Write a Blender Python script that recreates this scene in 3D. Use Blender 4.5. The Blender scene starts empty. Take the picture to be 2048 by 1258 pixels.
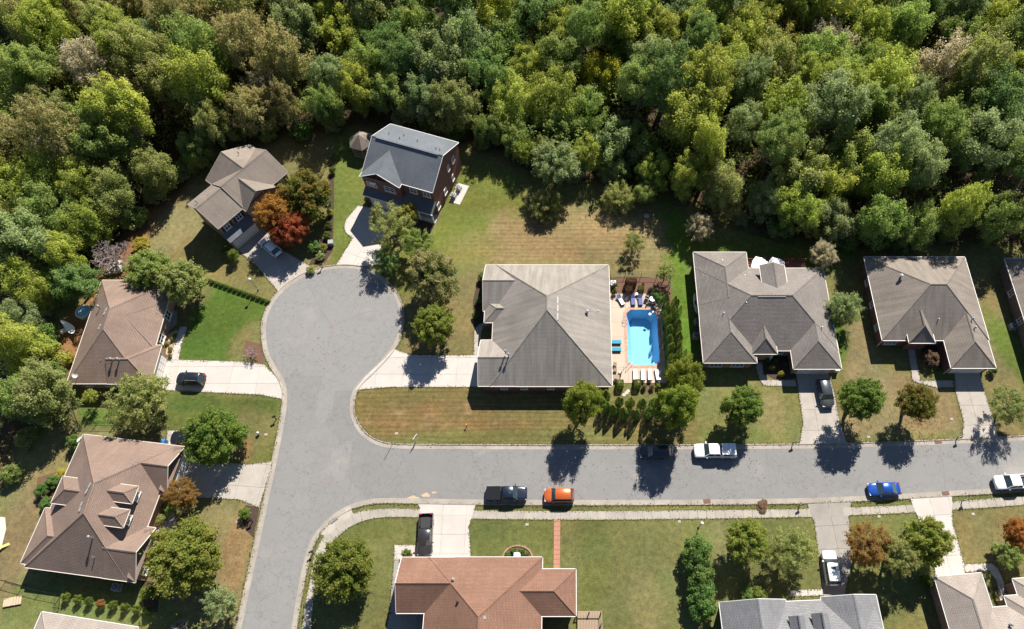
import bpy, math, random
import numpy as np
from mathutils import Vector, Matrix
S = bpy.context.scene
COL = S.collection
RAD = math.radians
# ---------------------------------------------------------------- camera, sky, sun, exposure
F_PX, TILT, CAM_H, PX0, PY0 = 1400.0, RAD(26.5), 100.0, 1135.0, 629.0
cam = bpy.data.cameras.new('camera'); cam_o = bpy.data.objects.new('camera', cam); COL.objects.link(cam_o)
cam_o.location = (0, 0, CAM_H); cam_o.rotation_euler = (TILT, 0, 0)
cam.sensor_width = 36.0; cam.lens = F_PX / 2048 * 36.0; cam.shift_x = (1024 - PX0) / 2048
cam.clip_start = 1.0; cam.clip_end = 20000
S.camera = cam_o
SUN_AZ, SUN_EL = RAD(68.0), RAD(45.5)          # azimuth counted from +X towards +Y
w = bpy.data.worlds.new('World'); S.world = w; w.use_nodes = True
wn = w.node_tree.nodes; wl = w.node_tree.links
sky = wn.new('ShaderNodeTexSky'); sky.sky_type = 'NISHITA'; sky.sun_disc = False
sky.sun_elevation = SUN_EL; sky.sun_rotation = RAD(90) - SUN_AZ
sky.air_density = 0.75; sky.dust_density = 0.1; sky.ozone_density = 2.5
wn['Background'].inputs['Strength'].default_value = 0.062
wl.new(sky.outputs[0], wn['Background'].inputs['Color'])
sd = bpy.data.lights.new('sun', 'SUN'); sd.energy = 5.0; sd.angle = RAD(0.5); sd.color = (1.0, 0.945, 0.865)
so = bpy.data.objects.new('sun', sd); COL.objects.link(so)
sdir = Vector((math.cos(SUN_EL) * math.cos(SUN_AZ), math.cos(SUN_EL) * math.sin(SUN_AZ), math.sin(SUN_EL)))
so.rotation_euler = sdir.to_track_quat('Z', 'Y').to_euler(); so.location = (0, 60, 120)
S.view_settings.view_transform = 'Standard'; S.view_settings.look = 'None'
S.view_settings.exposure = 1.0; S.view_settings.gamma = 1.0
S.render.engine = 'CYCLES'
S.cycles.max_bounces = 4; S.cycles.diffuse_bounces = 2; S.cycles.glossy_bounces = 2
S.cycles.transmission_bounces = 3; S.cycles.transparent_max_bounces = 6
rng = np.random.default_rng(7); random.seed(7)

# ---------------------------------------------------------------- surveying: picture point -> place on the plane at height z
def at(x, y, z=0.0):
    u = (x - PX0) / F_PX; v = (y - PY0) / F_PX
    s = (CAM_H - z) / (math.cos(TILT) + v * math.sin(TILT))
    return Vector((u * s, (math.sin(TILT) - v * math.cos(TILT)) * s, z))
def proj(p):
    x, y, z = p[0], p[1], p[2] - CAM_H
    dn = -y * math.cos(TILT) - z * math.sin(TILT); fw = y * math.sin(TILT) - z * math.cos(TILT)
    return PX0 + F_PX * x / fw, PY0 + F_PX * dn / fw
def zm(ox, oy, sc):                             # reading off an enlarged detail
    return lambda x, y, z=0.0: at(ox + x * sc, oy + y * sc, z)
def mpp(x, y): return (at(x + 1, y) - at(x, y)).length

# ---------------------------------------------------------------- materials
MATS = {}
def nd(nt, t, **kw):
    n = nt.nodes.new(t)
    for k, v in kw.items():
        if k in n.inputs.keys(): n.inputs[k].default_value = v
        else: setattr(n, k, v)
    return n
def ramp(nt, fac, stops):
    r = nt.nodes.new('ShaderNodeValToRGB'); e = r.color_ramp.elements
    while len(e) < len(stops): e.new(0.5)
    for i, (p, c) in enumerate(stops):
        e[i].position = p; e[i].color = (c[0], c[1], c[2], 1) if hasattr(c, '__len__') else (c, c, c, 1)
    nt.links.new(fac, r.inputs[0]); return r.outputs[0]
def mixc(nt, a, b, fac, mode='MIX'):
    m = nt.nodes.new('ShaderNodeMix'); m.data_type = 'RGBA'; m.blend_type = mode
    for sock, v in ((m.inputs[0], fac), (m.inputs[6], a), (m.inputs[7], b)):
        if hasattr(v, 'is_linked') or hasattr(v, 'links'): nt.links.new(v, sock)
        elif hasattr(v, '__len__'): sock.default_value = (v[0], v[1], v[2], 1)
        else: sock.default_value = v
    return m.outputs[2]
def newmat(name):
    m = bpy.data.materials.new(name); m.use_nodes = True; MATS[name] = m
    return m, m.node_tree, m.node_tree.nodes['Principled BSDF']
def bumpn(nt, b, h, strength, dist):
    bp = nd(nt, 'ShaderNodeBump', Strength=strength, Distance=dist); nt.links.new(h, bp.inputs['Height'])
    nt.links.new(bp.outputs[0], b.inputs['Normal'])
def noise(nt, vec, scale, detail=4, rough=0.55):
    n = nd(nt, 'ShaderNodeTexNoise', Scale=scale, Detail=detail, Roughness=rough); nt.links.new(vec, n.inputs['Vector']); return n.outputs['Fac']
def plain(name, col, rough=0.6, metal=0.0, var=0.12, scale=3.0, coat=0.0, spec=0.5):
    m, nt, b = newmat(name)
    tc = nd(nt, 'ShaderNodeTexCoord')
    f = noise(nt, tc.outputs['Object'], scale, 5)
    c = mixc(nt, [max(0, x * (1 - var)) for x in col], [min(1, x * (1 + var)) for x in col], f)
    nt.links.new(c, b.inputs['Base Color'])
    b.inputs['Roughness'].default_value = rough; b.inputs['Metallic'].default_value = metal
    b.inputs['Coat Weight'].default_value = coat; b.inputs['Specular IOR Level'].default_value = spec
    return m
def shingles(name, c1, c2, c3, streak=0.3, row=0.2):
    m, nt, b = newmat(name)
    uv = nd(nt, 'ShaderNodeUVMap', uv_map='UVMap'); geo = nd(nt, 'ShaderNodeNewGeometry')
    br = nd(nt, 'ShaderNodeTexBrick', Scale=1.0); br.inputs['Color1'].default_value = (*c1, 1); br.inputs['Color2'].default_value = (*c2, 1)
    br.inputs['Mortar'].default_value = (*[x * 0.85 for x in c3], 1); br.inputs['Mortar Size'].default_value = 0.028
    br.inputs['Brick Width'].default_value = 0.62; br.inputs['Row Height'].default_value = row; br.inputs['Bias'].default_value = 0.0
    nt.links.new(uv.outputs[0], br.inputs['Vector'])
    fine = noise(nt, geo.outputs['Position'], 5.0, 6, 0.75)
    c = mixc(nt, br.outputs['Color'], c3, ramp(nt, fine, [(0.42, 0), (0.62, 0.6)]))
    mp = nd(nt, 'ShaderNodeMapping'); mp.inputs['Scale'].default_value = (1.4, 0.12, 1); nt.links.new(uv.outputs[0], mp.inputs[0])
    st = ramp(nt, noise(nt, mp.outputs[0], 1.0, 6, 0.65), [(0.36, 1.0), (0.66, 1.0 - streak)])
    c = mixc(nt, c, st, 1.0, 'MULTIPLY')
    big = ramp(nt, noise(nt, geo.outputs['Position'], 0.28, 3), [(0.3, 0.88), (0.7, 1.1)])
    c = mixc(nt, c, big, 1.0, 'MULTIPLY')
    nt.links.new(c, b.inputs['Base Color']); b.inputs['Roughness'].default_value = 0.92; b.inputs['Specular IOR Level'].default_value = 0.25
    h = mixc(nt, br.outputs['Fac'], fine, 0.35); bumpn(nt, b, h, 0.5, 0.03)
    return m
def bricks(name, c1, c2, mortar):
    m, nt, b = newmat(name)
    uv = nd(nt, 'ShaderNodeUVMap', uv_map='UVMap'); geo = nd(nt, 'ShaderNodeNewGeometry')
    br = nd(nt, 'ShaderNodeTexBrick', Scale=1.0); br.inputs['Color1'].default_value = (*c1, 1); br.inputs['Color2'].default_value = (*c2, 1)
    br.inputs['Mortar'].default_value = (*mortar, 1); br.inputs['Mortar Size'].default_value = 0.012
    br.inputs['Brick Width'].default_value = 0.23; br.inputs['Row Height'].default_value = 0.08
    nt.links.new(uv.outputs[0], br.inputs['Vector'])
    c = mixc(nt, br.outputs['Color'], ramp(nt, noise(nt, geo.outputs['Position'], 1.6, 5), [(0.3, 0.75), (0.7, 1.2)]), 1.0, 'MULTIPLY')
    nt.links.new(c, b.inputs['Base Color']); b.inputs['Roughness'].default_value = 0.9
    bumpn(nt, b, br.outputs['Fac'], 0.4, -0.01)
    return m
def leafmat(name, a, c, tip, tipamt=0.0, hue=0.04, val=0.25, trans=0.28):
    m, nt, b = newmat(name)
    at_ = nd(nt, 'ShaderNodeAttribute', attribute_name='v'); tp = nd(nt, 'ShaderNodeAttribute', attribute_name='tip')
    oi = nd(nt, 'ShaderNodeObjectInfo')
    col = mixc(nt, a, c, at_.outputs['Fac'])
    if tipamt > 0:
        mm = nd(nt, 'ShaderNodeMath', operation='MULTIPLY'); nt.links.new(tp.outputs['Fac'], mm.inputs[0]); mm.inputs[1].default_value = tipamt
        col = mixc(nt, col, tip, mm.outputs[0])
    hs = nd(nt, 'ShaderNodeHueSaturation'); nt.links.new(col, hs.inputs['Color'])
    for nm, lo, hi in (('Hue', 0.5 - hue, 0.5 + hue), ('Value', 1 - val, 1 + val)):
        mr = nd(nt, 'ShaderNodeMapRange'); mr.inputs['To Min'].default_value = lo; mr.inputs['To Max'].default_value = hi
        if nm == 'Value':
            fr = nd(nt, 'ShaderNodeMath', operation='FRACT'); mu = nd(nt, 'ShaderNodeMath', operation='MULTIPLY'); mu.inputs[1].default_value = 7.31
            nt.links.new(oi.outputs['Random'], mu.inputs[0]); nt.links.new(mu.outputs[0], fr.inputs[0]); nt.links.new(fr.outputs[0], mr.inputs['Value'])
        else: nt.links.new(oi.outputs['Random'], mr.inputs['Value'])
        nt.links.new(mr.outputs[0], hs.inputs[nm])
    nt.links.new(hs.outputs[0], b.inputs['Base Color']); b.inputs['Roughness'].default_value = 0.6; b.inputs['Specular IOR Level'].default_value = 0.12
    tr = nd(nt, 'ShaderNodeBsdfTranslucent'); nt.links.new(mixc(nt, hs.outputs[0], (1.75, 1.7, 1.2), 1.0, 'MULTIPLY'), tr.inputs['Color'])
    mx = nd(nt, 'ShaderNodeMixShader'); mx.inputs[0].default_value = trans
    nt.links.new(b.outputs[0], mx.inputs[1]); nt.links.new(tr.outputs[0], mx.inputs[2])
    nt.links.new(mx.outputs[0], nt.nodes['Material Output'].inputs['Surface'])
    return m
def concrete(name, col, var=0.16, stain=0.2):
    m, nt, b = newmat(name)
    geo = nd(nt, 'ShaderNodeNewGeometry'); oi = nd(nt, 'ShaderNodeObjectInfo')
    f = noise(nt, geo.outputs['Position'], 0.7, 6, 0.6); g = noise(nt, geo.outputs['Position'], 14, 3, 0.6)
    c = mixc(nt, [x * (1 - var) for x in col], [min(1, x * (1 + var * 0.6)) for x in col], f)
    c = mixc(nt, c, ramp(nt, g, [(0.3, 1 - stain * 0.6), (0.6, 1.03)]), 1.0, 'MULTIPLY')
    c = mixc(nt, c, ramp(nt, noise(nt, geo.outputs['Position'], 0.33, 7, 0.72), [(0.4, 1.0), (0.72, 1 - stain * 1.1)]), 1.0, 'MULTIPLY')
    mr = nd(nt, 'ShaderNodeMapRange'); mr.inputs['To Min'].default_value = 0.92; mr.inputs['To Max'].default_value = 1.05
    nt.links.new(oi.outputs['Random'], mr.inputs['Value'])
    c = mixc(nt, c, ramp(nt, mr.outputs[0], [(0, 0), (1, 1)]), 1.0, 'MULTIPLY')
    nt.links.new(c, b.inputs['Base Color']); b.inputs['Roughness'].default_value = 0.88
    bumpn(nt, b, g, 0.25, 0.01)
    return m
def glassmat(name, col, rough=0.08):
    m, nt, b = newmat(name)
    tc = nd(nt, 'ShaderNodeTexCoord'); f = noise(nt, tc.outputs['Object'], 2.0, 2)
    nt.links.new(mixc(nt, [x * 0.8 for x in col], [x * 1.2 for x in col], f), b.inputs['Base Color'])
    b.inputs['Roughness'].default_value = rough; b.inputs['Specular IOR Level'].default_value = 0.7; b.inputs['Coat Weight'].default_value = 0.5
    return m

M = {}
M['conc'] = concrete('concrete', (0.385, 0.345, 0.30)); M['conc_w'] = concrete('concrete_pale', (0.46, 0.42, 0.38), 0.08, 0.1)
M['conc_d'] = concrete('concrete_weathered', (0.29, 0.265, 0.235)); M['joint'] = plain('joint_dirt', (0.24, 0.21, 0.17), 0.95)
M['curb'] = concrete('kerb_concrete', (0.35, 0.31, 0.26), 0.2, 0.3)
M['sidewalk'] = concrete('sidewalk_concrete', (0.36, 0.325, 0.275), 0.16, 0.25)
M['pooldeck'] = concrete('pool_deck_concrete', (0.47, 0.375, 0.295), 0.08, 0.12)
M['coping'] = bricks('coping_paver', (0.46, 0.24, 0.165), (0.52, 0.29, 0.205), (0.4, 0.26, 0.19))
M['white'] = plain('white_paint', (0.68, 0.67, 0.64), 0.5, var=0.05)
M['offwhite'] = plain('cream_paint', (0.62, 0.58, 0.50), 0.6, var=0.06)
M['garage'] = plain('garage_door_paint', (0.60, 0.57, 0.53), 0.5, var=0.05)
M['dark'] = plain('black_metal', (0.018, 0.018, 0.02), 0.45)
M['grey'] = plain('grey_metal', (0.26, 0.26, 0.26), 0.5, 0.2)
M['steel'] = plain('galvanised_steel', (0.36, 0.37, 0.38), 0.45, 0.5)
M['glass'] = glassmat('window_glass', (0.025, 0.035, 0.05))
M['carglass'] = glassmat('car_glass', (0.03, 0.05, 0.06), 0.05)
M['rubber'] = plain('tyre_rubber', (0.02, 0.02, 0.02), 0.85)
M['wood'] = plain('weathered_wood', (0.30, 0.22, 0.15), 0.85, var=0.3, scale=6)
M['mulch'] = plain('bark_mulch', (0.12, 0.062, 0.038), 0.95, var=0.5, scale=9)
M['mulch_d'] = plain('dark_mulch', (0.05, 0.03, 0.022), 0.95, var=0.5, scale=9)
M['bark'] = plain('bark', (0.13, 0.10, 0.075), 0.95, var=0.35, scale=8)
M['bark_g'] = plain('grey_bark', (0.20, 0.17, 0.16), 0.95, var=0.3, scale=8)
M['brick_red'] = bricks('red_brick', (0.20, 0.058, 0.044), (0.14, 0.04, 0.034), (0.16, 0.12, 0.1))
M['brick_or'] = bricks('orange_brick', (0.34, 0.14, 0.075), (0.26, 0.10, 0.06), (0.38, 0.3, 0.22))
M['brick_tan'] = bricks('tan_brick', (0.30, 0.17, 0.11), (0.22, 0.12, 0.08), (0.35, 0.28, 0.22))
M['brick_gry'] = bricks('grey_brick', (0.16, 0.11, 0.09), (0.10, 0.08, 0.07), (0.2, 0.17, 0.15))
M['siding'] = plain('grey_siding', (0.36, 0.37, 0.38), 0.7, var=0.06)
M['r_e'] = shingles('shingles_grey_tan', (0.305, 0.275, 0.24), (0.335, 0.302, 0.265), (0.245, 0.22, 0.19), 0.3)
M['r_f'] = shingles('shingles_grey', (0.215, 0.19, 0.17), (0.27, 0.24, 0.215), (0.135, 0.12, 0.11), 0.08)
M['r_g'] = shingles('shingles_taupe', (0.25, 0.212, 0.178), (0.28, 0.242, 0.205), (0.2, 0.17, 0.143), 0.28)
M['r_b'] = shingles('shingles_putty', (0.24, 0.2, 0.165), (0.27, 0.228, 0.19), (0.19, 0.157, 0.13), 0.15)
M['r_c'] = shingles('shingles_brown', (0.2358, 0.1692, 0.1332), (0.2655, 0.1944, 0.1548), (0.18, 0.126, 0.099), 0.12)
M['r_d'] = shingles('shingles_cocoa', (0.2306, 0.1637, 0.1302), (0.2596, 0.1892, 0.1514), (0.176, 0.1232, 0.0968), 0.1)
M['r_i'] = shingles('shingles_terracotta', (0.2205, 0.1215, 0.0828), (0.261, 0.1485, 0.1035), (0.162, 0.0882, 0.0594), 0.08)
M['r_j'] = shingles('shingles_slate', (0.2, 0.2, 0.205), (0.25, 0.248, 0.25), (0.15, 0.148, 0.155), 0.08)
M['r_a'] = shingles('shingles_blue_grey', (0.135, 0.148, 0.162), (0.16, 0.175, 0.19), (0.105, 0.117, 0.13), 0.1)
M['r_k'] = shingles('shingles_tan', (0.31, 0.265, 0.228), (0.345, 0.298, 0.258), (0.25, 0.213, 0.185), 0.12)

# ---------------------------------------------------------------- mesh helpers
class MB:
    def __init__(s): s.v = []; s.f = []; s.m = []
    def add(s, vs, fs, mi=0):
        o = len(s.v); s.v += [tuple(v) for v in vs]
        for f in fs: s.f.append([o + i for i in f]); s.m.append(mi)
        return s
    def box(s, c, d, rz=0.0, mi=0, top=1.0):
        hx, hy, hz = d[0] / 2, d[1] / 2, d[2] / 2; cs, sn = math.cos(rz), math.sin(rz); vs = []
        for z, k in ((-hz, 1.0), (hz, top)):
            for x, y in ((-hx, -hy), (hx, -hy), (hx, hy), (-hx, hy)):
                x *= k; y *= k
                vs.append((c[0] + x * cs - y * sn, c[1] + x * sn + y * cs, c[2] + z))
        return s.add(vs, [(3, 2, 1, 0), (4, 5, 6, 7), (0, 1, 5, 4), (1, 2, 6, 5), (2, 3, 7, 6), (3, 0, 4, 7)], mi)
    def prism(s, poly, z0, z1, mi=0, inset=0.0):
        n = len(poly); a = sum(poly[i][0] * poly[(i + 1) % n][1] - poly[(i + 1) % n][0] * poly[i][1] for i in range(n))
        p = [(q[0], q[1]) for q in (poly if a > 0 else list(reversed(poly)))]
        vs = [(x, y, z0) for x, y in p] + [(x, y, z1) for x, y in p]
        fs = [tuple(range(n - 1, -1, -1)), tuple(range(n, 2 * n))] + [(i, (i + 1) % n, n + (i + 1) % n, n + i) for i in range(n)]
        return s.add(vs, fs, mi)
    def tube(s, p0, p1, r0, r1=None, n=6, mi=0, cap=True):
        r1 = r0 if r1 is None else r1; p0, p1 = Vector(p0), Vector(p1); d = (p1 - p0)
        if d.length < 1e-6: return s
        d.normalize(); a = d.orthogonal().normalized(); b = d.cross(a); vs = []
        for p, r in ((p0, r0), (p1, r1)):
            for i in range(n):
                t = 2 * math.pi * i / n; vs.append(p + a * math.cos(t) * r + b * math.sin(t) * r)
        fs = [(i, (i + 1) % n, n + (i + 1) % n, n + i) for i in range(n)]
        if cap: fs += [tuple(range(n - 1, -1, -1)), tuple(range(n, 2 * n))]
        return s.add(vs, fs, mi)
    def lathe(s, prof, n=12, c=(0, 0, 0), mi=0, sx=1.0, sy=1.0):
        vs = []; k = len(prof)
        for r, z in prof:
            for i in range(n):
                t = 2 * math.pi * i / n; vs.append((c[0] + r * math.cos(t) * sx, c[1] + r * math.sin(t) * sy, c[2] + z))
        fs = [(j * n + i, j * n + (i + 1) % n, (j + 1) * n + (i + 1) % n, (j + 1) * n + i) for j in range(k - 1) for i in range(n)]
        fs += [tuple(range(n - 1, -1, -1)), tuple(range((k - 1) * n, k * n))]
        return s.add(vs, fs, mi)
    def mesh(s, name, mats, smooth=False):
        me = bpy.data.meshes.new(name); me.from_pydata(s.v, [], s.f)
        for m in (mats if isinstance(mats, (list, tuple)) else [mats]): me.materials.append(m)
        if any(s.m): me.polygons.foreach_set('material_index', s.m)
        if smooth: me.polygons.foreach_set('use_smooth', [True] * len(me.polygons))
        metric_uv(me); me.update(); return me
    def build(s, name, mats, parent=None, smooth=False, loc=None, rz=None):
        o = bpy.data.objects.new(name, s.mesh(name, mats, smooth)); COL.objects.link(o)
        if parent: o.parent = parent
        if loc is not None: o.location = loc
        if rz is not None: o.rotation_euler[2] = rz
        return o
UP = Vector((0, 0, 1))
def metric_uv(me):
    uv = me.uv_layers.new(name='UVMap')
    vs = me.vertices
    for p in me.polygons:
        n = p.normal
        if abs(n.z) > 0.9995: h = Vector((1, 0, 0)); s = Vector((0, 1, 0))
        else: h = UP.cross(n).normalized(); s = n.cross(h)
        for li in p.loop_indices:
            c = vs[me.loops[li].vertex_index].co; uv.data[li].uv = (c.dot(h), c.dot(s))
def empty(name, loc=(0, 0, 0), rz=0.0, label=None, cat=None, group=None, kind=None):
    o = bpy.data.objects.new(name, None); COL.objects.link(o); o.empty_display_size = 0.3
    o.location = loc; o.rotation_euler = (0, 0, rz); tag(o, label, cat, group, kind); return o
def tag(o, label=None, cat=None, group=None, kind=None):
    if label: o['label'] = label
    if cat: o['category'] = cat
    if group: o['group'] = group
    if kind: o['kind'] = kind
    return o
def inst(name, me, parent=None, loc=(0, 0, 0), rot=(0, 0, 0), scale=(1, 1, 1), mat=None):
    o = bpy.data.objects.new(name, me); COL.objects.link(o)
    if parent: o.parent = parent
    o.location = loc; o.rotation_euler = rot; o.scale = scale
    if mat: o.material_slots[0].link = 'OBJECT'; o.material_slots[0].material = mat
    return o
def copy_tree(o, parent=None):
    c = o.copy(); COL.objects.link(c); c.parent = parent
    for ch in list(o.children): copy_tree(ch, c)
    return c
def clip_half(poly, a, b, c):                     # keep a*x+b*y<=c
    out = []; n = len(poly)
    for i in range(n):
        p, q = poly[i], poly[(i + 1) % n]; dp = a * p[0] + b * p[1] - c; dq = a * q[0] + b * q[1] - c
        if dp <= 0: out.append(p)
        if (dp < 0 < dq) or (dq < 0 < dp):
            t = dp / (dp - dq); out.append((p[0] + t * (q[0] - p[0]), p[1] + t * (q[1] - p[1])))
    return out
def area(p): return abs(sum(p[i][0] * p[(i + 1) % len(p)][1] - p[(i + 1) % len(p)][0] * p[i][1] for i in range(len(p)))) / 2
def offset_in(poly, d):
    c = (sum(p[0] for p in poly) / len(poly), sum(p[1] for p in poly) / len(poly)); out = []
    for p in poly:
        v = Vector((p[0] - c[0], p[1] - c[1])); l = v.length
        out.append((c[0] + v.x * (1 - d / l), c[1] + v.y * (1 - d / l)) if l > d * 3 else (p[0], p[1]))
    return out
def slabs(name, poly, ang, su, sv, mat, z0=0.016, z1=0.05, gap=0.03, base=None, off=(0, 0), piece='slab', zb=0.012):
    """a paved surface: a bedding sheet and one slab for every cell of a grid turned by ang"""
    poly = [(p[0], p[1]) for p in poly]; root = MB().prism(poly, zb - 0.01, zb).build(name, base or M['joint']); tag(root, kind='structure')
    ca, sa = math.cos(ang), math.sin(ang); loc = [(p[0] * ca + p[1] * sa, -p[0] * sa + p[1] * ca) for p in poly]
    x0, x1 = min(p[0] for p in loc), max(p[0] for p in loc); y0, y1 = min(p[1] for p in loc), max(p[1] for p in loc)
    x = x0 - off[0]
    while x < x1:
        y = y0 - off[1]
        while y < y1:
            c = clip_half(loc, -1, 0, -(x + gap / 2)); c = clip_half(c, 1, 0, x + su - gap / 2) if c else c
            c = clip_half(c, 0, -1, -(y + gap / 2)) if c else c; c = clip_half(c, 0, 1, y + sv - gap / 2) if c else c
            if len(c) > 2 and area(c) > 0.06:
                MB().prism([(p[0] * ca - p[1] * sa, p[0] * sa + p[1] * ca) for p in c], z0, z1 + rng.uniform(-.003, .003)).build(piece, mat, root)
            y += sv
        x += su
    return root
def resample(pts, step):
    pts = [Vector((p[0], p[1])) for p in pts]; out = [pts[0]]; acc = 0.0; L = [0]
    for a, b in zip(pts, pts[1:]): L.append(L[-1] + (b - a).length)
    n = max(1, round(L[-1] / step)); res = []
    for i in range(n + 1):
        d = L[-1] * i / n; k = 0
        while k < len(L) - 2 and L[k + 1] < d: k += 1
        t = (d - L[k]) / max(1e-9, L[k + 1] - L[k]); res.append(pts[k].lerp(pts[k + 1], t))
    return res
def smooth(pts, it=2):
    pts = [Vector((p[0], p[1])) for p in pts]
    for _ in range(it):
        out = [pts[0]]
        for a, b in zip(pts, pts[1:]): out += [a.lerp(b, .25), a.lerp(b, .75)]
        out.append(pts[-1]); pts = out
    return pts
def offset_line(pts, d):
    out = []
    for i, p in enumerate(pts):
        a = pts[max(0, i - 1)]; b = pts[min(len(pts) - 1, i + 1)]; t = (b - a).normalized(); out.append(Vector((p.x - t.y * d, p.y + t.x * d)))
    return out
# ================================================================ GROUND
def Z(pts, z=0.0): return [at(p[0], p[1], z) for p in pts]
POOL = (9.75, 14.85, 38.75, 48.75)       # x0 x1 y0 y1, filled below from the survey
_pa, _pb = at(1251.5, 619), at(1314, 731)
POOL = (round(_pa.x, 2), round(at(1313.5, 619).x, 2), round(_pb.y, 2), round(_pa.y, 2))
FOREST_PX = [(-160, 1010), (20, 985), (45, 905), (95, 845), (105, 745), (88, 690), (108, 622), (188, 548), (248, 474), (328, 404), (398, 345), (440, 312),
             (545, 283), (660, 272), (700, 260), (745, 238), (935, 298), (1010, 312), (1060, 345), (1170, 362), (1290, 380), (1420, 426), (1600, 486), (1720, 496), (2048, 486), (2400, 486)]
FOREST = [(-190.0, at(-160, 1010).y)] + [(p.x, p.y) for p in Z(FOREST_PX)] + [(190.0, 250.0), (-190.0, 250.0)]
def inside(poly, X, Y):
    r = np.zeros(X.shape, bool); n = len(poly)
    for i in range(n):
        x1, y1 = poly[i]; x2, y2 = poly[(i + 1) % n]
        if y1 == y2: continue
        c = ((y1 > Y) != (y2 > Y)) & (X < (x2 - x1) * (Y - y1) / (y2 - y1) + x1); r ^= c
    return r
def sdist(poly, X, Y):
    d = np.full(X.shape, 1e9); n = len(poly)
    for i in range(n):
        x1, y1 = poly[i]; x2, y2 = poly[(i + 1) % n]; vx, vy = x2 - x1, y2 - y1; l2 = vx * vx + vy * vy + 1e-9
        t = np.clip(((X - x1) * vx + (Y - y1) * vy) / l2, 0, 1); d = np.minimum(d, np.hypot(X - x1 - t * vx, Y - y1 - t * vy))
    return np.where(inside(poly, X, Y), -d, d)
fx = np.arange(-84, 80.01, 0.5); fy = np.arange(-2, 92.01, 0.5)
gx = np.unique(np.concatenate([[-6000, -2500, -1000, -450, -250], np.arange(-180, -84, 4.0), fx[np.abs(fx[:, None] - np.array(POOL[:2])).min(1) > 0.2], POOL[:2], np.arange(84, 181, 4.0), [250, 450, 1000, 2500, 6000]]))
gy = np.unique(np.concatenate([[-6000, -2500, -1000, -400, -150, -60, -30, -15, -6], fy[np.abs(fy[:, None] - np.array(POOL[2:])).min(1) > 0.2], POOL[2:], np.arange(96, 201, 4.0), [260, 450, 1000, 2500, 6000]]))
GX, GY = np.meshgrid(gx, gy, indexing='ij')
def vnoise(X, Y, s, seed):
    r = np.random.default_rng(seed); g = r.random((97, 97)); u = X / s; v = Y / s; i = np.floor(u).astype(int); j = np.floor(v).astype(int); fu = u - i; fv = v - j
    fu = fu * fu * (3 - 2 * fu); fv = fv * fv * (3 - 2 * fv); G_ = lambda a, b: g[a % 97, b % 97]
    return (G_(i, j) * (1 - fu) + G_(i + 1, j) * fu) * (1 - fv) + (G_(i, j + 1) * (1 - fu) + G_(i + 1, j + 1) * fu) * fv
LAWN = np.array([0.185, 0.17, 0.058]); CC = np.ones(GX.shape + (3,)) * LAWN; STR = np.zeros(GX.shape)
GREEN, DGREEN, TAN, OLIVE, BGREEN, STRAW, DIRT, LITTER = [np.array(c) for c in ((0.115, 0.15, 0.03), (0.06, 0.105, 0.02), (0.235, 0.145, 0.055), (0.165, 0.17, 0.058), (0.12, 0.20, 0.024), (0.26, 0.215, 0.098), (0.30, 0.145, 0.065), (0.055, 0.036, 0.02))]
def paint(px, py, rx, ry, col, k=1.0, soft=0.5, ang=0.0):
    c = at(px, py); sx = rx * mpp(px, py); sy = ry * mpp(px, py) * 1.08
    dx, dy = GX - c.x, GY - c.y; ca, sa = math.cos(ang), math.sin(ang)
    d = np.hypot((dx * ca + dy * sa) / sx, (-dx * sa + dy * ca) / sy) + (vnoise(GX, GY, 4.0, int(px + py * 7)) - 0.5) * 0.5 + (vnoise(GX, GY, 1.2, int(px * 3 + py)) - 0.5) * 0.25
    wgt = np.clip((1 + soft * 0.5 - d) / soft, 0, 1)[..., None] * k; CC[:] = CC * (1 - wgt) + col * wgt
def paintpoly(pts, col, k=1.0, soft=0.8):
    poly = [(p.x, p.y) for p in Z(pts)]; d = sdist(poly, GX, GY) + (vnoise(GX, GY, 1.6, len(pts) * 31 + int(pts[0][0])) - .5) * soft
    wgt = np.clip(0.5 - d / soft, 0, 1)[..., None] * k; CC[:] = CC * (1 - wgt) + col * wgt; return wgt[..., 0]
# left side
paintpoly([(300, 330), (520, 300), (665, 280), (665, 560), (545, 600), (410, 560), (260, 500)], np.array([0.20, 0.175, 0.062]))
paint(350, 440, 75, 70, STRAW, .8); paint(600, 310, 70, 40, np.array([.2, .165, .065]), .8)
paintpoly([(668, 270), (735, 270), (720, 420), (690, 540), (664, 560), (664, 400)], np.array([0.145, 0.18, 0.038]), soft=0.3)
paintpoly([(925, 330), (1040, 350), (1060, 430), (1010, 470), (930, 500), (800, 600), (800, 480), (870, 440)], np.array([0.165, 0.178, 0.036]), soft=3)
paintpoly([(412, 560), (545, 606), (530, 640), (525, 700), (500, 722), (355, 722), (380, 640)], np.array([0.085, 0.14, 0.022]), soft=0.5)
paint(505, 690, 40, 45, np.array([.19, .165, .065]), .8); paint(400, 580, 25, 30, np.array([.2, .165, .07]), .6)
paintpoly([(330, 785), (560, 800), (545, 925), (330, 930)], np.array([0.12, 0.135, 0.032]), soft=0.5); paint(535, 800, 30, 60, DGREEN, .5); paint(390, 805, 50, 20, DGREEN, .6)
paint(500, 870, 50, 45, np.array([.19, .165, .065]), .7); paint(490, 900, 16, 40, DIRT, .6)
paintpoly([(20, 870), (160, 850), (330, 860), (330, 900), (70, 1180), (60, 1258), (-40, 1258), (0, 1000)], np.array([0.235, 0.205, 0.082]), soft=2)
paintpoly([(0, 1150), (100, 1170), (420, 1190), (470, 1258), (0, 1258)], np.array([0.16, 0.185, 0.055]), soft=2); paint(30, 1090, 40, 120, np.array([.24, .18, .09]), .8)
paintpoly([(395, 1000), (515, 1010), (480, 1258), (400, 1258), (330, 1180)], np.array([0.225, 0.185, 0.08]), soft=1); paint(470, 1110, 25, 80, np.array([.29, .17, .08]), .6)
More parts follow.
